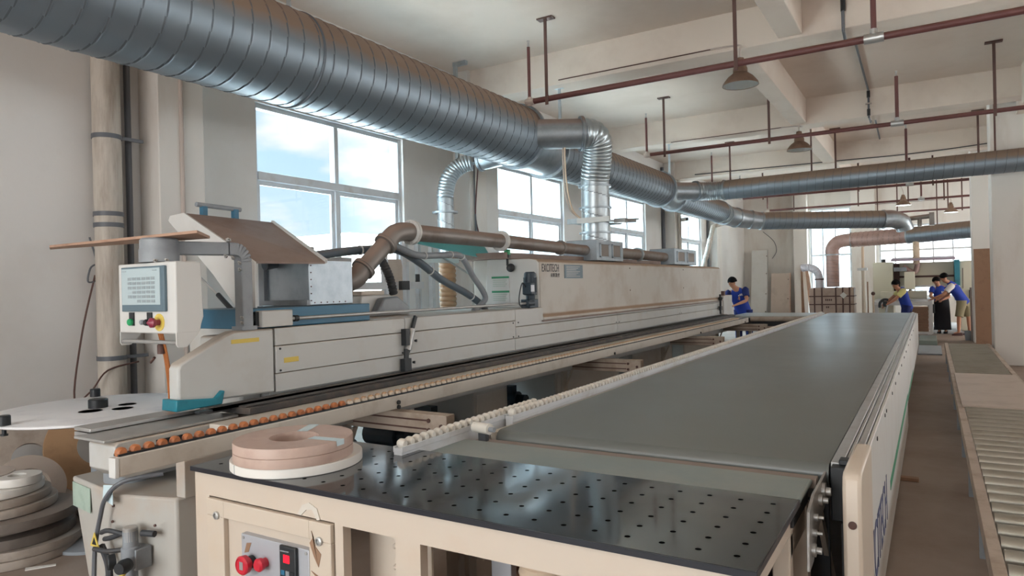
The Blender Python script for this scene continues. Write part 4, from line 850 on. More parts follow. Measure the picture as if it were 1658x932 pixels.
# distribution box on the wall pillar
db = thing('breaker_box', 'small white breaker box on the first wall pillar', 'electrical box', (-6.18, 4.15, 1.28))
B().box(-6.18, -6.11, 4.0, 4.22, 1.17, 1.39).build('housing', 'white2', db, bevel=.008); B().box(-6.112, -6.105, 4.03, 4.19, 1.22, 1.31).build('breaker_row', 'bezel', db)
for k in range(4): B().box(-6.106, -6.098, 4.045 + .035 * k, 4.065 + .035 * k, 1.245, 1.275).build('switch', 'white2', db)

# ------------------------------------------------------------------ pedestal under the infeed end
PD = thing('machine_pedestal', 'off-white tapered pedestal cabinet under the infeed end of the machine', 'cabinet', (-3.6, 2.2, 0))
top = [(-4.06, 1.95), (-3.47, 1.87), (-3.13, 1.97), (-3.08, 2.48), (-4.06, 2.48)]; bot = [(-3.93, 1.97), (-3.45, 1.88), (-3.13, 1.97), (-3.08, 2.48), (-3.93, 2.48)]
B().add([(x, y, 0) for x, y in bot] + [(x, y, .62) for x, y in top], [(4, 3, 2, 1, 0), (5, 6, 7, 8, 9)] + [(i, (i + 1) % 5, (i + 1) % 5 + 5, i + 5) for i in range(5)]).build('cabinet_body', 'cabinet', PD, bevel=.012)
np_ = V(-3.47 + 4.06, 1.87 - 1.95, 0).normalized()
b = B(); b.bar(V(-4.04, 1.945, .53), V(-3.80, 1.912, .53), .004, .13); tag(b.build('rating_plate', 'label_green', PD), 'pale green rating plate')
for x, z in ((-3.33, .36), (-3.2, .50), (-3.2, .22), (-3.42, .30), (-3.50, .56), (-3.51, .48)): B().lathe([(.007, 0), (.007, .006)], (x, 1.905 if x > -3.45 else 1.872, z), (.2, -1, 0), n=8).build('screw', 'rod', PD)
B().lathe([(.0, 0), (.125, 0), (.125, .05), (.12, .055), (.09, .055), (.09, .062)], (-3.72, 2.08, .62), n=36).build('swivel_flange', 'greypaint', PD)
B().box(-3.78, -3.5, 2.02, 2.3, .66, .75).build('support_column', 'greypaint', PD)
B().box(-3.16, -3.09, 1.99, 2.3, .62, .80).build('side_bracket', 'cabinet', PD, bevel=.004)
# air service unit and cables on the pedestal front
AR = thing('air_regulator', 'air filter regulator with round gauge on the pedestal front', 'regulator', (-3.32, 1.8, .35))
ar = B(); ar.lathe([(.0, .03), (.03, .03), (.03, .16), (.042, .16), (.042, .26), (.034, .26), (.034, .34), (.028, .345), (0, .345)], (-3.31, 1.845, .14), n=24); ar.box(-3.36, -3.26, 1.84, 1.92, .29, .39); ar.build('regulator_body', 'greypaint', AR, bevel=.004)
B().lathe([(.034, 0), (.034, .06), (.03, .065), (0, .065)], (-3.31, 1.845, .43), n=20).build('adjusting_knob', 'steel', AR)
ga = B(); ga.lathe([(.036, 0), (.036, .03), (.032, .034)], (-3.365, 1.80, .335), (-.35, -1, 0), n=26); ga = ga.build('gauge', 'black', AR); B().lathe([(.03, .032), (0, .032)], (-3.365, 1.80, .335), (-.35, -1, 0), n=24).build('gauge_dial', 'tapewhite', ga)
B().lathe([(.03, 0), (.034, .03), (.026, .06), (0, .06)], (-3.255, 1.80, .34), (.4, -1, 0), n=18).build('shut_off_valve', 'black', AR)
B().tube(spline([(-3.25, 1.78, .31), (-3.28, 1.72, .22), (-3.33, 1.7, .1), (-3.36, 1.72, .02)], 6), .011, n=8).build('yellow_hose', 'yellow', AR)
for p in ([(-3.55, 1.80, .36), (-3.43, 1.80, .37), (-3.35, 1.84, .38)], [(-3.52, 1.82, .44), (-3.45, 1.82, .46), (-3.35, 1.86, .44)], [(-3.53, 1.84, .40), (-3.46, 1.84, .42), (-3.4, 1.9, .45)]): B().tube(spline(p, 5), .012, n=8).build('hose_stub', 'rubber', AR)
B().tube([(-3.20, 1.90, .46), (-3.27, 1.88, .46)], .016, n=8).build('hose_stub', 'rubber', AR)
PC = thing('pedestal_cable', 'grey cable with yellow warning tag looping down the pedestal front', 'cable', (-3.45, 1.8, 0))
B().tube(spline([(-3.28, 2.0, .715), (-3.38, 1.86, .70), (-3.47, 1.82, .62), (-3.55, 1.83, .5), (-3.58, 1.82, .36), (-3.56, 1.8, .22), (-3.50, 1.76, 0.01)], 7), .011, n=8).build('cable', 'dconduit', PC)
B().tube(spline([(-3.56, 1.84, .36), (-3.46, 1.82, .28), (-3.43, 1.8, .12), (-3.43, 1.78, 0.01)], 7), .017, n=8).build('cable', 'rubber', PC)
tg = B(); tg.prism([(-3.605, .365), (-3.525, .365), (-3.565, .435)], 'y', 1.808, 1.812); tg = tg.build('warning_tag', 'yellow', PC)
B().prism([(-3.585, .376), (-3.545, .376), (-3.565, .412)], 'y', 1.8065, 1.808).build('warning_symbol', 'black', tg)
B().prism([(-3.53, .60), (-3.44, .58), (-3.44, .68), (-3.52, .67)], 'y', 1.835, 1.838).build('tape_piece', 'film', PC)

# ------------------------------------------------------------------ outrigger rail with rollers, and its cross bars
SR = thing('roller_support_rail', 'white outrigger rail with amber near rollers in front of the edge banding machine', 'rail', (-3.0, 1.6, .7))
B().box(-3.022, -2.978, 1.62, 13.5, .828, .915).build('rail_beam', 'railcream', SR, bevel=.006)
B().box(-3.026, -2.976, 1.60, 1.62, .825, .912).build('end_cap', 'white2', SR, bevel=.004)
B().box(-3.02, -2.98, 1.62, 13.5, .915, .925).build('roller_strip', 'black', SR)
def wheel(y, m): return B().lathe([(.0, -.017), (.016, -.017), (.024, -.008), (.024, .008), (.016, .017), (0, .017)], (-3.0, y, .928), (1, 0, 0), n=14).build('roller', m, SR)
y = 1.64
w0 = wheel(y, 'copperwheel'); w1 = None
for k in range(1, 150):
    y += 0.062
    if k < 22:
        c = w0.copy(); COL.objects.link(c); c.location.y += y - 1.64
    elif k < 100:
        if w1 is None: w1 = wheel(y, 'dustwheel'); yw = y
        else:
            c = w1.copy(); COL.objects.link(c); c.location.y += y - yw
b = B(); yy = y - 50 * .062
for k in range(80):
    yy += .062
    if yy < 13.45: b.lathe([(.0, -.017), (.016, -.017), (.024, -.008), (.024, .008), (.016, .017), (0, .017)], (-3.0, yy, .928), (1, 0, 0), n=10)
tag(b.build('distant_rollers', 'dustwheel', SR), kind='stuff')
[B().lathe([(.014, 0), (.014, .012), (.006, .012)], (-2.978, yy, zz), (1, 0, 0), n=8).build('bolt', 'black', SR) for yy, zz in ((3.42, .87), (3.42, .84), (7.0, .85), (10.3, .85), (13.2, .85))]
for i, yy in enumerate((3.46, 6.85, 10.2, 13.35)):
    t = thing('cross_bar', ['cream slotted cross bar nearest the table, below the outrigger rail', 'second cream slotted cross bar, with a triangular brace under it', 'third cream slotted cross bar beyond the braced one', 'farthest cream cross bar beside the end belt'][i], 'bar', (-3.1, yy, .6), 'slotted cross bars under the rails')
    c = B(); c.box(-3.60, -2.62, yy, yy + .09, .67, .80); c.build('bar', 'oldcream', t, bevel=.005)
    g = B(); g.box(-3.5, -2.78, yy - .003, yy, .755, .765); g.box(-3.5, -2.78, yy - .003, yy, .70, .71); g.build('slots', 'rod', t)
    [B().lathe([(.014, 0), (.014, .008)], (x, yy, z), (0, -1, 0), n=8).build('bolt', 'rod', t) for x, z in ((-2.76, .76), (-2.76, .70), (-2.66, .73))]
    k = B(); k.bar((-3.45, yy + .045, .655), (-3.55, yy + .045, .42), .05, .012); k.box(-3.57, -3.53, yy, yy + .09, 0.0, .66); k.build('brace', 'railcream', t)

# ================================================================== AIR TABLE IN FRONT
AT = thing('air_table', 'cream transfer table with black drilled top and red-button control door', 'table', (-1.5, 2.05, 0))
TX0, TX1, TY0, TY1 = -2.625, -0.375, 1.72, 2.36
B().box(TX0, TX1, TY0, TY1, .877, .895).build('table_top', 'table', AT, bevel=.002)
for q_ in ((TX0 - .002, TX1 + .002, TY0 - .003, TY0), (TX1, TX1 + .002, TY0, TY1), (TX0 - .002, TX0, TY0, TY1)): B().box(*q_, .876, .8945).build('edge_band', 'edgeblack', AT)
f = B()
def plate(bld, x0, x1, z0, z1, holes, y0, y1):
    """a front plate with rectangular openings, built of strips"""
    xs = sorted({x0, x1} | {h[i] for h in holes for i in (0, 1)}); zs = sorted({z0, z1} | {h[i] for h in holes for i in (2, 3)})
    for a, b in zip(xs, xs[1:]):
        for c, d in zip(zs, zs[1:]):
            if not any(h[0] <= a and b <= h[1] and h[2] <= c and d <= h[3] for h in holes): bld.box(a, b, y0, y1, c, d)
holes = [(-2.525, -1.815, .08, .784), (-1.775, -1.535, .08, .778), (-1.43, -.545, .08, .775)]
plate(f, TX0 + .008, TX1 - .03, 0, .877, holes, TY0 + .012, TY0 + .05)
f.build('front_frame', 'cream', AT, smooth=False)
B().box(TX0 + .008, TX0 + .05, TY0 + .05, TY1, 0, .877).build('side_panel', 'cream', AT, bevel=.004)
r = B(); r.box(TX1 - .085, TX1 - .03, TY0 + .05, 2.36, .775, .877); r.box(TX1 - .085, TX1 - .03, 2.36, 2.74, .70, .788); r.build('side_beam', 'cream', AT, bevel=.004)
for yy in (2.34,): B().box(TX1 - .085, TX1 - .03, yy, yy + .06, 0, .775).build('leg', 'cream', AT, bevel=.004)
B().box(-1.50, -1.44, 2.28, 2.34, 0, .877).build('leg', 'cream', AT, bevel=.004)
B().box(TX0 + .05, TX1 - .085, 2.29, 2.36, .78, .877).build('back_beam', 'cream', AT, bevel=.004)
# door with recessed control plate
dr = B(); x0, x1, z0, z1 = -2.52, -1.82, .085, .779
plate(dr, x0, x1, z0, z1, [(-2.415, -1.93, .12, .712)], TY0 - .004, TY0 + .02); dr = dr.build('door', 'creamdoor', AT, bevel=.003, smooth=False)
B().box(-2.415, -1.93, TY0 + .018, TY0 + .026, .12, .712).build('recess_plate', 'cream', dr)
for x, z in ((-2.455, .718), (-1.875, .714)):
    o = B(); o.lathe([(.016, 0), (.016, .008), (.010, .010), (.010, .005), (.0, .005)], (x, TY0 - .004, z), (0, -1, 0), n=24); o.build('cam_lock', 'steel', dr)
cpn = B().box(-2.305, -1.93, TY0 - .006, TY0 + .02, .16, .672).build('control_plate', 'panelgrey', AT, bevel=.002)
for x in (-2.292, -1.943): B().lathe([(.006, 0), (.006, .003), (0, .004)], (x, TY0 - .006, .658), (0, -1, 0), n=10).build('corner_screw', 'steel', cpn)
B().prism([(-2.287, .60), (-2.262, .607), (-2.245, .645), (-2.272, .64)], 'y', TY0 - .0075, TY0 - .006).build('tape_stain', 'mdf', cpn)
eb = B(); eb.lathe([(.022, 0), (.022, .025), (.034, .03), (.036, .05), (.03, .056), (.028, .052), (0, .052)], (-2.24, TY0 - .006, .575), (0, -1, 0), n=28); eb = eb.build('emergency_stop', 'redbtn', AT)
B().lathe([(.024, 0), (.024, .018), (.0, .018)], (-2.24, TY0 - .006, .575), (0, -1, 0), n=20).build('button_collar', 'black', eb)
B().box(-2.25, -2.23, TY0 - .059, TY0 - .057, .56, .59).build('arrow_mark', 'steel', eb)
kb = B(); kb.lathe([(.018, 0), (.018, .02), (.024, .02), (.025, .035), (.018, .042), (0, .042)], (-2.165, TY0 - .006, .585), (0, -1, 0), n=24); kb.build('red_button', 'redbtn', AT)
kp = B().box(-2.072, -1.985, TY0 - .02, TY0 - .006, .40, .672).build('speed_controller', 'black', AT, bevel=.004)
B().box(-2.048, -2.018, TY0 - .0215, TY0 - .02, .612, .640).build('red_display', 'redled', kp)
for i in range(3):
    for j in range(4):
        B().box(-2.062 + i * .025, -2.043 + i * .025, TY0 - .022, TY0 - .02, .565 - j * .03, .583 - j * .03).build('key', ['blue', 'greypaint', 'black', 'copperwheel', 'green', 'green', 'greypaint', 'black', 'copperwheel', 'blue', 'black', 'black'][j * 3 + i], kp)
B().prism([(-2.065, .650), (-2.02, .652), (-2.02, .656), (-2.065, .654)], 'y', TY0 - .0215, TY0 - .02).build('brand_line', 'greypaint', kp)
# torn tape on the door corner
tp = B(); tp.prism([(-2.00, .79), (-1.975, .825), (-1.94, .838), (-1.90, .822), (-1.885, .785), (-1.90, .78), (-1.925, .815), (-1.955, .81), (-1.985, .785)], 'y', TY0 + .008, TY0 + .012)
tp.build('torn_tape', 'tornfilm', AT)
tp = B(); tp.prism([(-1.925, .70), (-1.905, .725), (-1.915, .745), (-1.895, .69), (-1.868, .668), (-1.882, .62), (-1.905, .655)], 'y', TY0 - .006, TY0 - .004)
tp.prism([(-1.92, .60), (-1.885, .575), (-1.86, .57), (-1.885, .588)], 'y', TY0 - .006, TY0 - .004); tp.build('tape_remnant', 'mdf', dr)
# louvred inner panel and things seen through the openings
lv = B(); lv.box(-1.80, -1.51, TY0 + .17, TY0 + .18, .06, .877)
lv = lv.build('inner_panel', 'cream', AT)
for k in range(8):
    a = .74 - k * .075; lo = B(); lo.prism([(a, 0), (a + .012, .03), (a + .022, .036), (a + .03, .03), (a + .034, 0)], 'x', 0, .10)
    lo.v = [V(-1.66 + p.x, TY0 + .17 - p.z, p.y) for p in lo.v]; lo.build('louvre', 'cream', lv, bevel=.004)
B().box(-1.40, -.5, 2.22, 2.235, .0, .70).build('back_board', 'osb', AT)
jb = B().box(-1.40, -1.315, 2.10, 2.14, .52, .68).build('junction_box', 'panelgrey', AT, bevel=.003)
for x in (-1.385, -1.35):
    k = B(); k.lathe([(.012, 0), (.012, .003), (0, .003)], (x + .002, 2.10, .635), (0, -1, 0), n=14); k.box(x - .003, x + .007, 2.097, 2.10, .635, .66); k.build('keyhole', 'black', jb)
B().tube([(-1.345, 2.12, .52), (-1.34, 2.12, .05)], .008, n=8).build('cable', 'rubber', AT)
q, rr = ribbed([(-1.17, 2.08, .05), (-1.17, 2.08, .74)], .075, .045, .012); B().tube(q, rr, n=24).build('suction_hose', 'creamhose', AT, angle=60)
B().box(-.93, -.62, 2.14, 2.2, .12, .64).build('blower_panel', 'panelgrey', AT, bevel=.004)
B().tube([(-.99, 2.10, .42), (-.93, 2.13, .6)], .022, n=10).build('black_pipe', 'rubber', AT)
# bolted bracket plate on the right side
bp = B().prism([(2.385, .655), (2.40, .845), (2.52, .872), (3.22, .872), (3.24, .81), (3.02, .80), (2.60, .735), (2.47, .66)], 'x', -.362, -.352).build('bracket_plate', 'steel', AT, bevel=.002)
for yy, zz, rr_ in ((2.44, .71, .022), (2.46, .76, .012), (2.50, .80, .012), (2.62, .825, .02), (2.70, .835, .03), (2.95, .84, .012), (3.15, .84, .014)): B().lathe([(rr_, 0), (rr_, .012), (rr_ * .5, .014), (rr_ * .5, .03)], (-.352, yy, zz), (1, 0, 0), n=10).build('bracket_bolt', 'steel', bp)

# edge tape rolls lying on the table
def tape_roll(name, label, c, ro, ri, h, m, group=None, axis=(0, 0, 1), cat='tape roll', seams=0):
    t = thing(name, label, cat, c, group)
    pr = [(ri, 0), (ro, 0), (ro + .0015, h * .06)]
    for k in range(seams): zz = h * (k + 1) / (seams + 1); pr += [(ro + .0015, zz - .0015), (ro - .003, zz), (ro + .0015, zz + .0015)]
    pr += [(ro + .0015, h * .94), (ro, h), (ri, h)]
    B().lathe(pr, c, axis, n=64, close=True).build('wound_tape', m, t, angle=30)
    return t
tape_roll('tape_roll', 'white edge tape roll lying lowest on the black table', (-2.265, 1.965, .896), .262, .10, .036, 'tapewhite')
g_ = bpy.data.objects['tape_roll']
B().box(-2.335, -2.331, 1.71, 1.716, .896, .932).build('tape_end', 'greypaint', g_)
t = tape_roll('tape_roll', 'wood-tone edge tape roll sitting on the white roll on the table', (-2.25, 1.935, .933), .235, .098, .077, 'tapebrown', seams=1)
for a0, w in ((2.05, .30), (.12, .26)):
    b = B(); n = 8; vs = []
    c = V(-2.25, 1.935, 1.0105)
    for i in range(n + 1):
        rr_ = .09 + (.237 - .09) * i / n
        for s_ in (-1, 1): vs.append(c + V(rr_ * math.cos(a0), rr_ * math.sin(a0), .0006) + V(-math.sin(a0), math.cos(a0), 0) * (s_ * .024))
    for s_ in (-1, 1): vs.append(c + V(.2385 * math.cos(a0), .2385 * math.sin(a0), -.02) + V(-math.sin(a0), math.cos(a0), 0) * (s_ * .022))
    b.add(vs, [(2 * i, 2 * i + 1, 2 * i + 3, 2 * i + 2) for i in range(n + 1)]); b.build('clear_tape', 'film', t)

# ================================================================== BELT CONVEYORS
BC = thing('belt_conveyor', 'long wide grey-green return belt conveyor with white side skirt', 'conveyor', (-1.1, 9, 0))
bx0, bx1, by0, by1 = -1.84, -0.345, 2.83, 15.95
pr = []
for k in range(9): a = -PI / 2 + PI * k / 8; pr.append((by0 + .045 - .045 * math.cos(a), .853 + .045 * math.sin(a)))
pr2 = []
for k in range(9): a = PI / 2 - PI * k / 8; pr2.append((by1 - .045 + .045 * math.cos(a), .853 + .045 * math.sin(a)))
B().prism(pr + pr2, 'x', bx0, bx1).build('belt', 'belt', BC, angle=60)
rl = B(); rl.box(bx1 + .005, -.30, 2.86, 16.0, .80, .905); rl.box(-.297, -.285, 2.90, 16.0, .80, .897); rl.box(-.282, -.255, 2.90, 16.0, .80, .89); rl.build('side_rail', 'steel', BC, bevel=.002)
rl = B(); rl.box(bx0 - .05, bx0 - .006, 2.86, 16.0, .78, .885); rl.build('side_rail', 'railcream', BC, bevel=.003)
for a, b, z0 in ((2.93, 5.6, .03), (5.605, 8.45, .02), (8.455, 12.4, .25), (12.405, 16.0, .25)):
    p = B().box(-.252, -.235, a, b, z0, .882); p.build('skirt_panel', 'white2', BC, bevel=.004)
[B().lathe([(.011, 0), (.011, .004), (0, .005)], (-.235, yy, .835), (1, 0, 0), n=8).build('skirt_screw', 'black', BC) for yy in (3.7, 4.35, 4.5, 5.2, 5.7, 6.3, 6.9, 7.6, 8.2, 9, 9.8, 10.6, 11.5)]
cv = B().prism([(2.47, .02), (2.47, .915), (2.485, .955), (2.515, .97), (2.93, .972), (2.93, .02)], 'x', -.262, -.205).build('end_cover', 'creamdoor', BC, bevel=.012)
B().lathe([(.013, 0), (.013, .005), (.0, .006)], (-.233, 2.47, .80), (0, -1, 0), n=14).build('cover_screw', 'rod', cv)
br = B(); br.box(-.335, -.268, 2.80, 2.93, .70, .90); br.lathe([(.05, 0), (.05, .05)], (-.34, 2.88, .84), (1, 0, 0), n=20); br.box(-.31, -.27, 2.84, 2.90, .90, .92); br.build('roller_bearing', 'black', BC, bevel=.004)
B().box(-.30, -.27, 2.78, 2.92, 0.0, .70).build('end_leg', 'rubber', BC)
for yy in (3.4, 6.6, 9.8, 13.0, 15.6):
    for xx in (-1.80, -.36): B().box(xx, xx + .06, yy, yy + .06, 0, .80).build('leg', 'oldcream', BC)
B().box(-1.78, -.36, 3.2, 15.7, .70, .79).build('slider_bed', 'rubber', BC)
for yy in (2.95, 3.6): B().bar((-.40, yy, .70), (-.38, yy + .5, .02), .05, .02, up=(1, 0, 0)).build('brace', 'creamdoor', BC)
B().box(-1.5, -.38, 3.1, 3.13, .05, .68).build('end_guard', 'rubber', BC)
text('lettering', 'EXCITECH', .36, 'inkb', BC, (-.2335, 3.02, .26), FACE_PX, space=.92, sx=.85)
B().prism([(2.94, .17), (2.94, .24), (3.05, .25), (3.05, .18)], 'x', -.235, -.233).build('green_stripe', 'greenstripe', BC)
for a, b in ((4.75, 5.6), (5.62, 8.4)): B().prism([(a, .31), (a, .37), (b, .37), (b, .31)], 'x', -.235, -.233).build('green_stripe', 'greenstripe', BC)
B().prism([(8.5, .27), (8.5, .33), (11, .33), (11, .27)], 'x', -.235, -.233).build('green_stripe', 'greenstripe', BC)
# narrow cross belt between the table and the long belt
CB = thing('cross_belt', 'narrow pale cross belt between the drilled table and the long belt', 'conveyor', (-1.2, 2.57, .8))
B().box(-2.02, -.385, 2.365, 2.715, .852, .872).build('belt', 'belt2', CB, bevel=.008)
B().box(-2.0, -.40, 2.385, 2.70, .79, .850).build('bed', 'rubber', CB)
B().box(-1.9, -.375, 2.73, 2.785, .83, .866).build('gap_strip', 'gapgrey', CB, bevel=.003)
for x in (-1.95, -.45): B().box(x, x + .05, 2.66, 2.72, 0, .79).build('leg', 'cream', CB)
# rails with white rollers along the left side of the long belt
def bead_rail(label, x, y0, y1, z, first, part_max):
    t = thing('bead_roller_rail', label, 'rail', (x, y0, z - .1), 'rails of white rollers beside the long belt')
    b = B(); b.box(x - .022, x + .022, y0, y1, z - .09, z - .012); b.box(x - .026, x - .02, y0, y1, z - .03, z - .004); b.box(x + .02, x + .026, y0, y1, z - .03, z - .004); b.build('rail_profile', 'alu', t, bevel=.002)
    w = None; y = y0 + .03; k = 0; far = B()
    while y < y1 - .03:
        if k < part_max:
            if w is None: w = B().lathe([(.0, -.019), (.014, -.019), (.0215, -.008), (.0215, .008), (.014, .019), (0, .019)], (x, y, z + .004), (1, 0, 0), n=14).build('roller', 'bead', t); yw = y
            else:
                c = w.copy(); COL.objects.link(c); c.location.y += y - yw
        else: far.lathe([(.0, -.019), (.014, -.019), (.0215, 0), (.014, .019), (0, .019)], (x, y, z + .004), (1, 0, 0), n=8)
        y += .05; k += 1
    if far.v: tag(far.build('distant_rollers', 'bead', t), kind='stuff')
    for yy in ([y0 + .35, y1 - .25] if y1 - y0 < 2 else [y0 + .5 + 2.2 * i for i in range(6)]): B().box(x - .02, x + .05, yy, yy + .05, .0, z - .09).build('support', 'oldcream', t)
    return t
bead_rail('short rail of white rollers beside the cross belt', -1.96, 2.24, 3.46, .935, 0, 100)
bead_rail('long rail of white rollers along the left edge of the long belt', -1.905, 3.06, 15.2, .935, 0, 100)
wr_ = thing('white_guide_roller', 'short white guide roller standing out at the corner of the long belt', 'roller', (-1.85, 2.75, .90))
B().tube([(-1.90, 2.735, .93), (-1.80, 2.715, .93)], .026, n=20).build('roller', 'bead', wr_); B().lathe([(.012, 0), (.012, .03)], (-1.80, 2.715, .93), (1, -.2, 0), n=10).build('axle', 'greypaint', wr_)
B().box(-1.87, -1.83, 2.72, 2.75, .78, .906).build('bracket', 'rubber', wr_)
# belt crossing at the far end
EC = thing('end_transfer_belt', 'pale transfer belt crossing between the two lines at the far end', 'conveyor', (-2.8, 15.6, 0))
B().box(-3.55, -1.93, 14.3, 15.85, .86, .905).build('belt', 'belt3', EC, bevel=.015)
B().tube([(-3.1, 14.25, .85), (-1.98, 14.25, .85)], .05, n=16).build('end_roller', 'oldcream', EC)
B().box(-3.5, -1.95, 14.4, 15.75, .60, .86).build('bed', 'rubber', EC)
for x in (-3.45, -2.0):
    for yy in (14.5, 15.6): B().box(x, x + .06, yy, yy + .06, 0, .6).build('leg', 'oldcream', EC)
B().box(-2.9, -2.0, 14.0, 14.06, .62, .72).build('cross_bar', 'oldcream', EC)

# ================================================================== ROLLER CONVEYOR ON THE RIGHT
def roller_line(label, x0, x1, y0, y1, z):
    t = thing('roller_conveyor', label, 'conveyor', ((x0 + x1) / 2, y0, 0))
    B().box(x0, x0 + .055, y0, y1, z - .10, z).build('side_rail', 'oldcream', t, bevel=.003)
    B().box(x1 - .055, x1, y0, y1, z - .10, z).build('side_rail', 'oldcream', t, bevel=.003)
    y = y0 + .08; w = None; k = 0
    while y < y1 - .05:
        if w is None: w = B().tube([(x0 + .05, y, z - .035), (x0 + .06, y, z - .035), (x0 + .062, y, z - .035), (x1 - .062, y, z - .035), (x1 - .06, y, z - .035), (x1 - .05, y, z - .035)], [.01, .01, .045, .045, .01, .01], n=16).build('roller', 'roller', t); yw = y
        else:
            c = w.copy(); COL.objects.link(c); c.location.y += y - yw
        y += .195; k += 1
    yy = y0 + .4
    while yy < y1:
        for x in (x0 + .005, x1 - .05): B().box(x, x + .045, yy, yy + .045, 0, z - .10).build('leg', 'greypaint', t)
        yy += 1.28
    return t
roller_line('low roller conveyor on the right, its near stretch of dusty steel rollers', .20, .92, 3.0, 15.6, .33)
tag(B().box(.235, .885, 7.95, 10.6, .334, .352).build('board', 'greyboard', origin=(.55, 9.3, .334), bevel=.003), 'grey-beige board lying on the right-hand roller conveyor', 'board')

# ================================================================== TAPE DISC AND REELS ON THE LEFT
TD = thing('tape_turntable', 'large white round tape turntable beside the infeed end', 'turntable', (-4.72, 2.44, 0))
B().lathe([(0, .848), (.61, .848), (.622, .854), (.622, .866), (.61, .872), (0, .872)], (-4.72, 2.44, 0), n=72).build('disc', 'disc', TD)
B().lathe([(.058, .872), (.058, .925), (.052, .93), (0, .93)], (-4.72, 2.44, 0), n=28).build('hub_knob', 'black', TD)
for a in (195, 108):
    g = math.radians(a); c = V(-4.72 + .60 * math.cos(g), 2.44 + .60 * math.sin(g), 0)
    if a == 195: c = V(-4.60, 1.85, 0)
    else: c = V(-5.26, 2.70, 0)
    k = B(); k.lathe([(.034, .873), (.034, .925), (.03, .93), (0, .93)], c, n=20); k.lathe([(.012, .82), (.012, .873)], c, n=10); k.lathe([(0, .812), (.02, .812), (.02, .822), (0, .822)], c, n=12); k.build('guide_pin', 'black', TD)
st = B()
for dx, dy, sx_, sy_ in ((.10, -.10, .10, .05), (-.14, .08, .07, .04), (.06, .16, .08, .04), (.2, .05, .09, .04)):
    st.lathe([(0, 0), (sx_ * .7, 0)], (-4.72 + dx, 2.44 + dy, .8727), n=16)
st.build('glue_stains', 'lightstain', TD)
B().tube([(-4.72, 2.44, 0), (-4.72, 2.44, .85)], .05, n=16).build('post', 'greypaint', TD)
B().lathe([(0, 0), (.28, 0), (.28, .02), (.06, .05)], (-4.72, 2.44, 0), n=32).build('foot', 'greypaint', TD)

def reel(label, c, ro, ri, h, m, tilt=(0, 0)):
    t = thing('tape_reel', label, 'tape roll', c, 'edge tape reels heaped on the floor by the wall')
    t.rotation_euler = (tilt[0], tilt[1], 0)
    B().lathe([(ri, 0), (ro, 0), (ro + .002, h * .1), (ro + .002, h * .9), (ro, h), (ri, h)], c, n=56, close=True).build('wound_tape', m, t)
    return t
D2 = math.radians
HX, HY = -5.02, 2.02
reel('grey-brown tape reel lowest of the heap, flat on the floor', (HX + .02, HY + .02, 0.002), .37, .12, .05, 'tapegrey')
reel('grey tape reel second from the floor in the front heap', (HX + .03, HY + .05, .055), .36, .12, .05, 'tapegrey')
reel('dusty dark tape reel third from the floor in the front heap', (HX - .02, HY + .02, .108), .36, .10, .06, 'tapedark')
reel('brownish tape reel in the middle of the front heap', (HX - .10, HY + .0, .172), .33, .10, .05, 'tapegrey')
reel('large dark tape reel jutting out of the front heap', (HX + .05, HY - .0, .226), .36, .10, .055, 'tapedark')
reel('grey tape reel under the pale ones in the front heap', (HX - .05, HY - .04, .286), .33, .10, .05, 'tapegrey')
reel('tan-grey tape reel below the white one in the front heap', (HX - .06, HY - .05, .34), .31, .10, .045, 'tapegrey')
reel('white tape reel second from the top of the front heap', (HX - .08, HY - .06, .39), .29, .10, .045, 'tapewhite')
reel('small white tape reel on top of the front heap, to the right', (HX + .06, HY + .04, .44), .13, .05, .05, 'tapewhite')
reel('white-topped brown tape reel crowning the front heap', (HX - .20, HY - .10, .44), .22, .05, .055, 'greyboard')
HX2, HY2 = -5.05, 2.72
reel('dark tape reel on the floor of the rear heap near the pedestal', (HX2 + .12, HY2 - .02, .002), .34, .11, .05, 'tapedark')
reel('grey tape reel second in the rear heap near the pedestal', (HX2 + .05, HY2 + .02, .056), .32, .11, .05, 'tapegrey')
reel('dark tape reel third in the rear heap near the pedestal', (HX2 + .1, HY2 + .03, .11), .32, .11, .05, 'tapedark')
reel('pale grey tape reel fourth in the rear heap near the pedestal', (HX2 + .06, HY2 + .02, .164), .3, .11, .04, 'greyboard')
reel('brown tape reel on top of the rear heap near the pedestal', (HX2 + .02, HY2 + .05, .21), .29, .11, .06, 'mdf')
def standing(label, c, ro, ri, h, m, rot):
    t = thing('tape_reel', label, 'tape roll', c, 'edge tape reels leaning on the wall')
    t.rotation_euler = rot
    B().lathe([(ri, -h / 2), (ro, -h / 2), (ro + .002, -h * .4), (ro + .002, h * .4), (ro, h / 2), (ri, h / 2)], c, n=64, close=True).build('wound_tape', m, t)
    return t
standing('large tan tape reel standing on edge against the wall, with a wide hole', (-5.78, 2.98, .40), .37, .15, .05, 'tapetan', (0, D2(70), D2(-18)))
standing('grey-brown tape reel standing on edge half behind the tan one', (-6.1, 2.62, .34), .32, .12, .06, 'tapegrey', (0, D2(72), D2(-16)))
standing('pale tape reel leaning low beside the front heap', (-5.6, 2.40, .24), .23, .13, .05, 'greyboard', (0, D2(62), D2(-10)))
tag(B().add([(-4.62, 1.95, .002), (-4.58, 1.93, .002), (-4.5, 2.06, .002), (-4.52, 2.07, .002), (-4.62, 1.95, .008), (-4.58, 1.93, .008), (-4.5, 2.06, .008), (-4.52, 2.07, .008)], [(0, 3, 2, 1), (4, 5, 6, 7), (0, 1, 5, 4), (1, 2, 6, 5), (2, 3, 7, 6), (3, 0, 4, 7)]).build('paper_scrap', 'tapewhite', origin=(-4.55, 2.0, .002)), 'white scrap lying on the floor beside the reel heap', 'scrap')

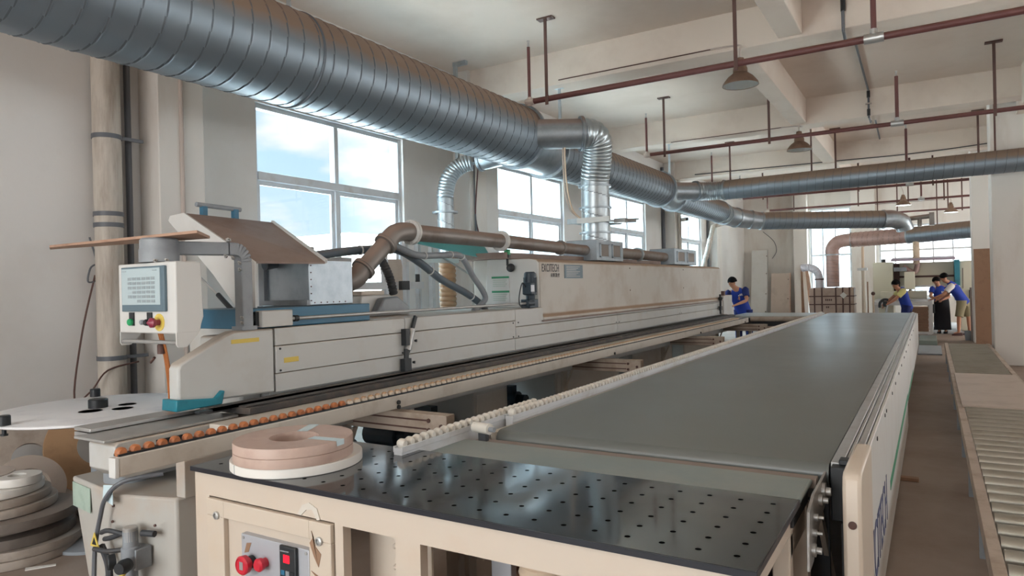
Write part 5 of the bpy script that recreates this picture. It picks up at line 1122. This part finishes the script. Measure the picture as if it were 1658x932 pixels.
# ================================================================== FAR END OF THE HALL
def slab(name, label, q, t, m, cat='panel', bevel=.003, extra=None):
    """flat sheet with thickness: q = four corners, t = thickness vector"""
    q = [Vector(p) for p in q]; t = Vector(t)
    b = B(); b.add(q + [p + t for p in q], [(0, 3, 2, 1), (4, 5, 6, 7), (0, 1, 5, 4), (1, 2, 6, 5), (2, 3, 7, 6), (3, 0, 4, 7)])
    if extra is None: return tag(b.build(name, m, origin=q[0], smooth=False), label, cat)
    r = thing(name, label, cat, q[0]); b.build('sheet', m, r, smooth=False); return r
p = slab('leaning_sheet', 'tall white panel leaning on the far wall behind the bent worker', [(-6.12, 28.15, 0), (-5.52, 28.15, 0), (-5.55, 28.75, 2.84), (-6.15, 28.75, 2.84)], (0, .03, .006), 'white2', extra=1)
B().bar((-5.515, 28.16, 0), (-5.545, 28.76, 2.84), .02, .04).build('edge_strip', 'steel', p)
for z in (2.6, 1.9, 1.1, .4): B().lathe([(.02, 0), (.02, .01), (0, .012)], (-5.57, 28.15 + .21 * z - .005, z), (0, -1, .2), n=10).build('screw_cap', 'rod', p)
p = slab('leaning_sheet', 'lower grey-brown panel leaning right of the tall white panel', [(-5.38, 28.2, 0), (-4.68, 28.2, 0), (-4.70, 28.62, 1.89), (-5.40, 28.62, 1.89)], (0, .03, .006), 'greyboard', extra=1)
B().bar((-4.67, 28.21, 0), (-4.69, 28.63, 1.89), .03, .04).build('edge_strip', 'woodstrip', p)
for z in (1.65, .9, .2): B().lathe([(.02, 0), (.02, .01), (0, .012)], (-4.76, 28.2 + .22 * z - .005, z), (0, -1, .2), n=10).build('screw_cap', 'rod', p)
slab('plank', 'dark plank leaning on the pinkish far pillar, the left of two', [(-4.20, 27.9, 0), (-4.08, 27.9, 0), (-4.24, 28.55, 2.2), (-4.30, 28.55, 2.2)], (0, .04, .01), 'mdf', 'plank')
slab('plank', 'pale plank leaning across the pinkish far pillar, the right of two', [(-3.86, 27.7, 0), (-3.66, 27.7, 0), (-4.05, 28.5, 2.2), (-4.14, 28.5, 2.2)], (0, .04, .01), 'woodstrip', 'plank')
tag(B().tube(spline([(-5.75, 28.99, 3.6), (-5.35, 28.99, 3.2), (-5.25, 28.99, 2.8), (-5.42, 28.99, 2.5)], 6), .012, n=6).build('hanging_wire', 'dconduit', origin=(-5.75, 28.99, 3.6)), 'thin wire curving down the far wall above the panels', 'wire')

CT = thing('wrapped_carton', 'big brown wrapped carton with dark straps by the far window', 'carton', (-2.82, 25.2, 0))
B().box(-3.49, -2.14, 24.85, 25.55, .1, 1.33).build('carton_body', 'carton', CT, bevel=.03)
B().box(-3.45, -2.18, 24.9, 25.5, 0, .1).build('pallet', 'mdf', CT)
for x in (-3.33, -3.1, -2.68, -2.47, -2.27): B().box(x - .022, x + .022, 24.838, 25.56, .1, 1.342).build('strap', 'rod', CT)
for z in (1.05, .78): B().box(-3.50, -2.13, 24.836, 25.56, z - .018, z + .018).build('strap', 'rod', CT)
tag(B().prism([(-2.56, 1.08), (-2.45, 1.18), (-2.34, 1.08), (-2.45, .97)], 'y', 24.826, 24.834).build('hang_tag', 'tapewhite', CT), 'white diamond tag')
for x0, x1, z in ((-3.0, -2.78, .9), (-2.98, -2.82, .66)):
    g = B(); [g.box(x0 + k * .055, x0 + k * .055 + .035, 24.832, 24.85, z, z + .06) for k in range(int((x1 - x0) / .055))]; tag(g.build('stencil_marks', 'rod', CT), kind='stuff')
RH = thing('ribbed_hose', 'white ribbed hose arching out of the wrapped carton to the left', 'hose', (-3.2, 25.1, 1.34))
q, rr = ribbed([(-3.2, 25.1, 1.62)] + spline([(-3.2, 25.1, 1.62), (-3.24, 25.1, 1.82), (-3.36, 25.1, 1.97), (-3.55, 25.15, 2.03), (-3.75, 25.2, 2.02)], 6), .115, .06, .014); B().tube(q, rr, n=20).build('hose', 'whitehose', RH, angle=60)
B().tube([(-3.2, 25.1, 1.335), (-3.2, 25.1, 1.64)], .125, n=24).build('spigot', 'whitehose', RH); B().lathe([(.12, -.02), (.15, -.02), (.15, .02), (.12, .02)], (-3.2, 25.1, 1.62), n=24).build('clamp_ring', 'rod', RH)
PP = thing('cream_post', 'cream pipe post with grey valve in front of the far cream pillar', 'post', (-1.95, 26, 0))
B().tube([(-1.95, 26, 0), (-1.95, 26, 1.9)], .06, n=16).build('pipe', 'cream', PP); B().tube(spline([(-1.95, 26, 1.9), (-1.95, 26, 2.3), (-1.93, 26, 2.8), (-1.8, 26, 3.0)], 5), .045, n=12).build('upper_hose', 'creamhose', PP)
B().box(-2.12, -1.82, 25.93, 26.07, 1.88, 1.97).build('valve', 'steel', PP); B().tube([(-1.82, 26, 0), (-1.82, 26, 1.5)], .02, n=8).build('thin_pipe', 'mdf', PP)

tag(B().box(-.30, -.11, 6.2, 6.26, .002, .03).build('wood_offcut', 'mdf', origin=(-.2, 6.2, .002), bevel=.003), 'small brown wood offcut poking out from under the long belt', 'offcut')
# machining centre
CN = thing('machining_centre', 'pale cream machining centre with teal column at the far end', 'machine', (-.4, 24.4, 0))
B().box(-1.53, -.98, 24.0, 25.2, 0, 2.09).build('left_cabinet', 'cream_cnc', CN, bevel=.02)
B().box(-.83, .60, 24.55, 25.0, 1.30, 2.06).build('gantry_beam', 'cream_cnc', CN, bevel=.012)
B().box(-.83, .60, 24.53, 24.55, 1.60, 1.66).build('guide_groove', 'rod', CN); B().box(-.8, .58, 24.5, 24.55, 1.30, 1.36).build('guide_rail', 'steel', CN)
B().box(-.98, -.83, 24.3, 24.9, 1.2, 2.05).build('dark_slot', 'rod', CN)
B().prism([(23.6, 2.10), (23.6, 2.16), (24.9, 2.24), (24.9, 2.16)], 'x', -1.02, .62).build('awning', 'lilac', CN, bevel=.01)
B().box(.60, .735, 24.1, 24.8, .9, 2.10).build('teal_column', 'teal', CN, bevel=.008)
B().box(.735, 1.75, 24.2, 25.2, 0, 2.06).build('right_cabinet', 'cream_cnc', CN, bevel=.02); B().box(.80, .815, 24.19, 24.2, 1.25, 1.85).build('door_gap', 'rod', CN)
hd_ = B().box(-.68, -.41, 23.75, 24.3, 1.25, 1.78).build('spindle_head', 'cream_cnc', CN, bevel=.01)
B().lathe([(.07, 0), (.07, .06), (.04, .1), (.04, .12)], (-.53, 24.0, 1.13), n=16).build('spindle_nose', 'steel', hd_)
B().box(-.96, -.62, 23.9, 24.3, 1.80, 1.92).build('head_plate', 'greypaint', CN, bevel=.006)
B().tube(spline([(-.72, 24.2, 1.95), (-.5, 24.2, 1.78), (-.38, 24.2, 1.80), (-.33, 24.25, 2.05)], 6), .075, n=16).build('brown_elbow', 'pinkhose', CN)
q, rr = ribbed([(-.36, 24.25, 2.0), (-.36, 24.25, 2.85)], .085, .05, .01); B().tube(q, rr, n=18).build('cream_hose', 'creamhose', CN, angle=60)
B().box(-1.42, .02, 22.3, 24.5, .82, .93).build('table_bed', 'white2', CN, bevel=.01)
B().box(-1.38, .02, 22.32, 24.3, .93, .99).build('table_plate', 'steel', CN)
B().box(-1.30, -.1, 23.2, 24.5, .99, 1.2).build('rear_bed', 'cream_cnc', CN, bevel=.01)
for x in (-1.40, -.10):
    for yy in (22.35, 24.3): B().box(x, x + .10, yy, yy + .1, 0, .82).build('leg', 'white2', CN)
B().tube([(-1.42, 22.2, .2), (-1.42, 22.2, 1.15)], .025, n=8).build('signal_post', 'creamhose', CN); tag(B().ball((-1.42, 22.2, 1.17), .055).build('post_knob', 'rod', CN), 'dark knob')
B().lathe([(.06, 0), (.06, .10), (0, .11)], (-1.25, 24.4, 2.09), n=12).build('beacon', 'black', CN)
B().box(.95, 1.0, 24.15, 24.2, .95, 1.2).build('door_handle', 'black', CN)
B().tube([(.05, 22.3, .6), (.05, 22.3, .85)], .035, n=10).build('foot_switch', 'black', CN)
# trolley with brown boards in front of it
TR = thing('board_trolley', 'low cream trolley carrying brown boards before the machining centre', 'trolley', (-.22, 21.8, 0))
B().box(-.52, .03, 21.5, 22.1, .08, .14).build('base', 'white2', TR); B().box(-.05, .03, 21.5, 21.56, .14, .98).build('upright', 'white2', TR); B().box(-.52, .03, 21.5, 21.56, .0, .03).build('skid', 'greypaint', TR)
for i, (z0, z1, lb) in enumerate(((.145, .36, 'lowest pack of brown boards on the low trolley'), (.365, .575, 'middle pack of brown boards on the low trolley'), (.58, .80, 'topmost pack of brown boards on the low trolley'))):
    b = B(); n = 5; h = (z1 - z0) / n
    for k in range(n): b.box(-.50 + .008 * (k % 2), -.07 - .006 * (k % 3), 21.52, 22.06, z0 + k * h, z0 + (k + 1) * h - .003)
    tag(b.build('board_pack', 'mdf', origin=(-.28, 21.8, z0), smooth=False), lb, 'boards')
tag(B().box(-.27, .10, 18.9, 20.6, 0, .11).build('step_platform', 'greenplat', origin=(-.1, 19.7, 0), bevel=.01), 'grey-green step platform on the floor past the long belt', 'platform')
tag(B().box(-.26, .17, 16.5, 18.5, 0.002, .03).build('floor_plate', 'greypaint', origin=(-.05, 17.5, 0.002), bevel=.004), 'flat blue-grey plate on the floor past the long belt', 'plate')
slab('brown_board', 'tall brown board standing against the second right-hand pillar', [(.88, 19.35, 0), (1.20, 19.35, 0), (1.20, 19.6, 2.24), (.88, 19.6, 2.24)], (0, .02, .004), 'mdf', 'board')
slab('brown_board', 'shorter dark brown board standing left of the tall brown board', [(.83, 20.3, 0), (.92, 20.3, 0), (.92, 20.5, 1.32), (.83, 20.5, 1.32)], (0, .25, .0), 'brown', 'board')
cbx = thing('brown_carton', 'low brown carton behind the bending worker, with a white rag on it', 'carton', (.98, 22.9, 0)); B().box(.86, 1.15, 22.7, 23.2, 0, .82).build('carton_body', 'mdf', cbx, bevel=.01)
rg = B(); rg.ball((.90, 22.85, .85), (.10, .1, .035), 12); rg.ball((.97, 22.9, .86), (.06, .08, .045), 10); tag(rg.build('rag', 'tapewhite', origin=(.9, 22.85, .82)), 'white rag lying on the low brown carton', 'rag')
bk = thing('bucket', 'small grey bucket on the floor by the brown boards', 'bucket', (.78, 20.6, 0)); B().lathe([(.07, 0), (.09, .22), (.095, .22), (.095, .235), (.085, .235), (.066, .01)], (.78, 20.6, 0), n=20).build('tub', 'greypaint', bk)

# ------------------------------------------------------------------ people
def grow(chain_v, chain_e, radii, name, m, parent):
    """one continuous skin grown over a skeleton"""
    off = OFF[parent.name]
    me = bpy.data.meshes.new('skeleton'); me.from_pydata([tuple(Vector(p) - off) for p in chain_v], chain_e, [])
    o = bpy.data.objects.new('skeleton', me); COL.objects.link(o)
    md = o.modifiers.new('skin', 'SKIN'); sv = me.skin_vertices[0].data
    for i, r in enumerate(radii): sv[i].radius = (r, r) if not isinstance(r, tuple) else r; sv[i].use_root = (i == 0)
    o.modifiers.new('sub', 'SUBSURF').levels = 2
    dg = bpy.context.evaluated_depsgraph_get(); dg.update()
    nm = bpy.data.meshes.new_from_object(o.evaluated_get(dg)); nm.name = name
    bpy.data.objects.remove(o); bpy.data.meshes.remove(me)
    nm.materials.clear(); nm.materials.append(M[m]); nm.polygons.foreach_set('use_smooth', [True] * len(nm.polygons))
    r = bpy.data.objects.new(name, nm); COL.objects.link(r); r.parent = parent; OFF[r.name] = off
    return r
def loft(name, m, parent, rings, side, n=20, closed_ends=True):
    """cloth shell: rings = (centre, half width along side, half depth)"""
    vs, fs = [], []; k = len(rings); side = Vector(side).normalized()
    for i, (c, w, d) in enumerate(rings):
        c = Vector(c); ax = (Vector(rings[min(i + 1, k - 1)][0]) - Vector(rings[max(i - 1, 0)][0])).normalized()
        s = (side - ax * side.dot(ax)).normalized(); t = ax.cross(s)
        vs += [c + s * (w * math.cos(2 * PI * j / n)) + t * (d * math.sin(2 * PI * j / n)) for j in range(n)]
    for i in range(k - 1): fs += [(i * n + j, i * n + (j + 1) % n, (i + 1) * n + (j + 1) % n, (i + 1) * n + j) for j in range(n)]
    if closed_ends: fs += [tuple(range(n - 1, -1, -1)), tuple((k - 1) * n + j for j in range(n))]
    return B().add(vs, fs).build(name, m, parent, angle=70)
def person(label, J, look, vest, sleeve, sleeve_len, trousers, hem='shorts', shoe='shoe', hair_len=.0):
    P = {k: Vector(v) for k, v in J.items()}
    base = V((P['ankL'].x + P['ankR'].x) / 2, (P['ankL'].y + P['ankR'].y) / 2, 0)
    t = thing('person', label, 'person', base)
    look = Vector(look).normalized(); up = (P['head'] - P['neck']).normalized(); up = (up * .5 + V(0, 0, 1) * .8).normalized(); f = (look - up * look.dot(up)).normalized(); sd = f.cross(up)
    vs, es, rs = [], [], []
    def add(p, r, frm=None):
        vs.append(Vector(p)); rs.append(r)
        if frm is not None: es.append((frm, len(vs) - 1))
        return len(vs) - 1
    pel = add(P['pelvis'], .125); sp = add((P['pelvis'] + P['chest']) / 2, .115, pel); ch = add(P['chest'], .125, sp); nk = add(P['neck'], .055, ch)
    h = P['head']
    jw = add(h - up * .065 + f * .02, .062, nk); hc = add(h + up * .03, .088, jw); add(h + up * .095 - f * .005, .06, hc)
    for s in 'LR':
        a = add(P['sh' + s], .062, ch); e = add(P['el' + s], .042, add((P['sh' + s] + P['el' + s]) / 2, .05, a)); m_ = add((P['el' + s] + P['wr' + s]) / 2, .038, e); w = add(P['wr' + s], .026, m_)
        d = (P['wr' + s] - P['el' + s]).normalized(); q = d.cross(V(0, 0, 1)); q.normalize()
        palm = add(P['wr' + s] + d * .055, .030, w)
        for k in range(4):
            o = q * ((k - 1.5) * .021); L = (.072, .082, .077, .060)[k]
            k1 = add(P['wr' + s] + d * .095 + o * 1.05, .0095, palm); k2 = add(P['wr' + s] + d * (.095 + L * .55) + o * 1.1 - V(0, 0, .012), .0085, k1); add(P['wr' + s] + d * (.095 + L * .85) + o * 1.1 - V(0, 0, .034), .0075, k2)
        sg = 1 if s == 'L' else -1
        th = add(P['wr' + s] + d * .05 + q * (.038 * sg) - V(0, 0, .008), .011, palm); add(P['wr' + s] + d * .095 + q * (.048 * sg) - V(0, 0, .022), .009, th)
        hp = add(P['hip' + s], .088, pel); kn = add(P['kn' + s], .054, add((P['hip' + s] + P['kn' + s]) / 2, .07, hp)); cf = add(P['kn' + s] * .62 + P['ank' + s] * .38, .052, kn); an = add(P['ank' + s], .036, cf)
        ft = V(look.x, look.y, 0).normalized(); add(P['ank' + s] + ft * .12 - V(0, 0, .035), .032, an)
    body = grow(vs, es, rs, 'body', 'skin', t)
    # face and hair
    fc = B(); fc.ball(h + f * .088 - up * .01, (.014, .014, .02), 10); fc.build('nose', 'skin', t)
    for sg in (-1, 1):
        B().ball(h + sd * (.034 * sg) + f * .079 + up * .018, (.012, .012, .007), 10).build('eye', 'black', t); B().ball(h + sd * (.088 * sg) - up * .005, (.014, .018, .028), 10).build('ear', 'skin', t)
        e_ = B(); e_.bar(h + sd * (.018 * sg) + f * .084 + up * .036, h + sd * (.052 * sg) + f * .074 + up * .038, .008, .006); e_.build('eyebrow', 'hair', t)
    mb = B(); mb.bar(h + sd * -.024 + f * .078 - up * .058, h + sd * .024 + f * .078 - up * .058, .012, .008); mb.build('mouth', 'tapetan', t)
    hb = B(); n = 20; hv = []
    c = h + up * .035 - f * .012
    for i in range(9):
        el = PI / 2 - i * (PI * .56) / 8
        for j in range(n):
            az = 2 * PI * j / n; dr = f * (math.cos(az) * math.cos(el)) + sd * (math.sin(az) * math.cos(el)) + up * math.sin(el)
            fr = max(0.0, math.cos(az)); lim = -.045 - hair_len * .10 * (1 - fr) + fr * .085
            p_ = c + dr * (.107 + .005 * math.sin(5 * az)); z = (p_ - h).dot(up)
            if z < lim: p_ = p_ + up * (lim - z)
            hv.append(p_)
    hb.add(hv, [(i * n + j, i * n + (j + 1) % n, (i + 1) * n + (j + 1) % n, (i + 1) * n + j) for i in range(8) for j in range(n)] + [tuple(range(n))]); hb.build('hair', 'hair', t, angle=80)
    # clothes
    sx_ = (P['shL'] - P['shR']); sw = sx_.length / 2; mid = (P['shL'] + P['shR']) / 2
    ax = (P['chest'] - P['pelvis']).normalized()
    rings = [(P['pelvis'] - ax * .07, .175, .135), (P['pelvis'], .178, .135), ((P['pelvis'] + P['chest']) / 2, .168, .128), (P['chest'] - ax * .04, sw * .98, .135), (mid - ax * .03, sw * 1.0, .12), (mid + ax * .035, sw * .78, .09), (P['neck'] - (P['neck'] - mid) * .15, .075, .065), (P['neck'], .064, .06)]
    v = loft('vest', vest, t, rings, sx_)
    bk = (P['chest'] - ax * .02) 
    lg = B(); fd = V(look.x, look.y, 0).normalized(); tdir = sx_.normalized().cross(ax)
    if tdir.dot(V(0, -1, 0)) < 0: tdir = -tdir
    sdv = sx_.normalized()
    if sdv.x < 0: sdv = -sdv
    for k in range(3): lg.bar(bk + tdir * .139 + sdv * (.02 + .035 * k), bk + tdir * .139 + sdv * (.043 + .035 * k), .004, .045, up=ax)
    tag(lg.build('logo_print', 'tapewhite', v), kind='stuff')
    for s in 'LR':
        a, e = P['sh' + s], P['el' + s]; d = e - a
        loft('sleeve', sleeve, t, [(a - d * .12 + (mid - a) * .12, .07, .07), (a, .083, .083), (a + d * sleeve_len * .6, .075, .075), (a + d * sleeve_len, .074, .074)], sx_)
        hp, kn, an = P['hip' + s], P['kn' + s], P['ank' + s]
        if hem == 'shorts': loft('shorts_leg', trousers, t, [(hp + V(0, 0, .07), .12, .125), (hp - V(0, 0, .03), .118, .12), (hp * .5 + kn * .5, .105, .105), (hp * .08 + kn * .92, .10, .10)], sx_)
        elif hem == 'trousers': loft('trouser_leg', trousers, t, [(hp + V(0, 0, .07), .115, .12), (hp * .5 + kn * .5, .092, .095), (kn, .08, .08), (an + V(0, 0, -.02), .07, .075)], sx_)
        sh = B(); ft = V(look.x, look.y, 0).normalized(); a0 = V(an.x, an.y, 0)
        sh.add([], []); prof = [(-.085, .035, .075), (-.05, .042, .085), (.03, .045, .075), (.11, .048, .055), (.165, .03, .035)]; vs2 = []; sdn = ft.cross(V(0, 0, 1))
        for o, w, z in prof: vs2 += [a0 + ft * o + sdn * w, a0 + ft * o + sdn * w * .8 + V(0, 0, z), a0 + ft * o - sdn * w * .8 + V(0, 0, z), a0 + ft * o - sdn * w]
        fs2 = [(i * 4 + j, i * 4 + (j + 1) % 4, i * 4 + 4 + (j + 1) % 4, i * 4 + 4 + j) for i in range(4) for j in range(4)] + [(3, 2, 1, 0), (16, 17, 18, 19)]
        sh.add(vs2, fs2); sh.build('shoe', shoe, t, bevel=.008)
    if hem == 'apron':
        p_ = P['pelvis']; c0 = (P['ankL'] + P['ankR']) / 2
        loft('long_apron', trousers, t, [(p_ + V(0, 0, .10), .175, .14), (p_, .19, .15), (p_ * .5 + c0 * .5, .205, .16), (V(c0.x, c0.y, .10), .215, .165)], sx_)
    if hem != 'apron': loft('waistband', trousers, t, [(P['pelvis'] + ax * .03, .165, .125), (P['pelvis'] - ax * .06, .168, .128), (P['pelvis'] - V(0, 0, .12), .15, .12)], sx_)
    return t
person('bent worker in a royal-blue short-sleeved shirt at the far end of the edge banding machine',
       dict(pelvis=(-3.74, 16.42, .93), chest=(-3.84, 16.34, 1.33), neck=(-3.86, 16.26, 1.46), head=(-3.92, 16.20, 1.58), shL=(-3.66, 16.32, 1.41), shR=(-4.03, 16.28, 1.34), elL=(-3.60, 16.20, 1.17), wrL=(-3.80, 16.02, 1.08), elR=(-4.10, 16.12, 1.10), wrR=(-4.02, 15.95, .96),
            hipL=(-3.64, 16.43, .88), hipR=(-3.84, 16.43, .88), knL=(-3.62, 16.44, .48), knR=(-3.85, 16.44, .48), ankL=(-3.61, 16.46, .08), ankR=(-3.86, 16.46, .08)), (-.6, -.75, -.45), 'cloth_blue', 'cloth_navy', .62, 'cloth_navy', 'trousers')
person('worker in blue vest over yellow tee, turning and reaching for a hand tool',
       dict(pelvis=(-.56, 21.10, .84), chest=(-.66, 21.04, 1.18), neck=(-.73, 20.98, 1.31), head=(-.80, 20.92, 1.42), shL=(-.63, 20.86, 1.25), shR=(-.70, 21.22, 1.25), elL=(-.82, 20.80, 1.03), wrL=(-1.00, 20.84, .91), elR=(-.92, 21.2, 1.05), wrR=(-1.04, 21.02, .95),
            hipL=(-.56, 21.0, .80), hipR=(-.56, 21.2, .80), knL=(-.66, 20.98, .43), knR=(-.62, 21.22, .43), ankL=(-.55, 20.98, .08), ankR=(-.52, 21.24, .08)), (-.75, -.6, -.2), 'cloth_blue', 'cloth_yellow', .6, 'cloth_navy', 'trousers')
person('worker in blue vest and long black apron standing at the machining centre',
       dict(pelvis=(.25, 23.02, .88), chest=(.21, 23.0, 1.20), neck=(.18, 22.97, 1.35), head=(.14, 22.93, 1.47), shL=(.37, 23.0, 1.27), shR=(.04, 22.95, 1.27), elL=(.43, 22.92, 1.03), wrL=(.30, 22.78, .97), elR=(-.02, 22.86, 1.05), wrR=(.08, 22.72, 1.01),
            hipL=(.33, 23.02, .84), hipR=(.16, 23.02, .84), knL=(.33, 23.0, .46), knR=(.17, 23.0, .46), ankL=(.34, 23.0, .08), ankR=(.18, 23.0, .08)), (-.15, -.95, -.25), 'cloth_blue', 'cloth_blue', .5, 'cloth_black', 'apron', 'cloth_black', .6)
person('worker bending over in blue vest, white tee and khaki shorts, arm on the table',
       dict(pelvis=(.74, 22.35, .93), chest=(.53, 22.23, 1.30), neck=(.41, 22.16, 1.46), head=(.31, 22.10, 1.57), shL=(.47, 22.03, 1.34), shR=(.56, 22.42, 1.34), elL=(.28, 21.96, 1.12), wrL=(.08, 22.06, 1.03), elR=(.38, 22.4, 1.10), wrR=(.22, 22.32, 1.02),
            hipL=(.70, 22.24, .88), hipR=(.80, 22.44, .88), knL=(.63, 22.16, .48), knR=(.86, 22.44, .48), ankL=(.62, 22.15, .08), ankR=(.88, 22.46, .08)), (-.9, -.15, -.4), 'cloth_blue', 'cloth_white', .62, 'cloth_khaki', 'shorts')
HT = thing('hand_tool_stand', 'black hand tool on a silver stand under the turning worker\'s hands', 'tool', (-1.08, 20.85, 0))
b = B(); b.tube(spline([(-1.18, 20.8, .82), (-1.17, 20.8, .95), (-1.08, 20.82, 1.03), (-.98, 20.84, 1.02)], 6), .035, n=12); b.tube([(-1.06, 20.86, .99), (-1.06, 20.86, .84)], .05, n=14); b.build('tool_body', 'black', HT)
B().tube([(-1.0, 20.86, .90), (-1.06, 20.86, .45), (-1.08, 20.86, .02)], .03, n=12).build('stand_tube', 'steel', HT); B().lathe([(0, 0), (.16, 0), (.16, .02), (0, .03)], (-1.08, 20.86, 0), n=20).build('stand_foot', 'greypaint', HT)
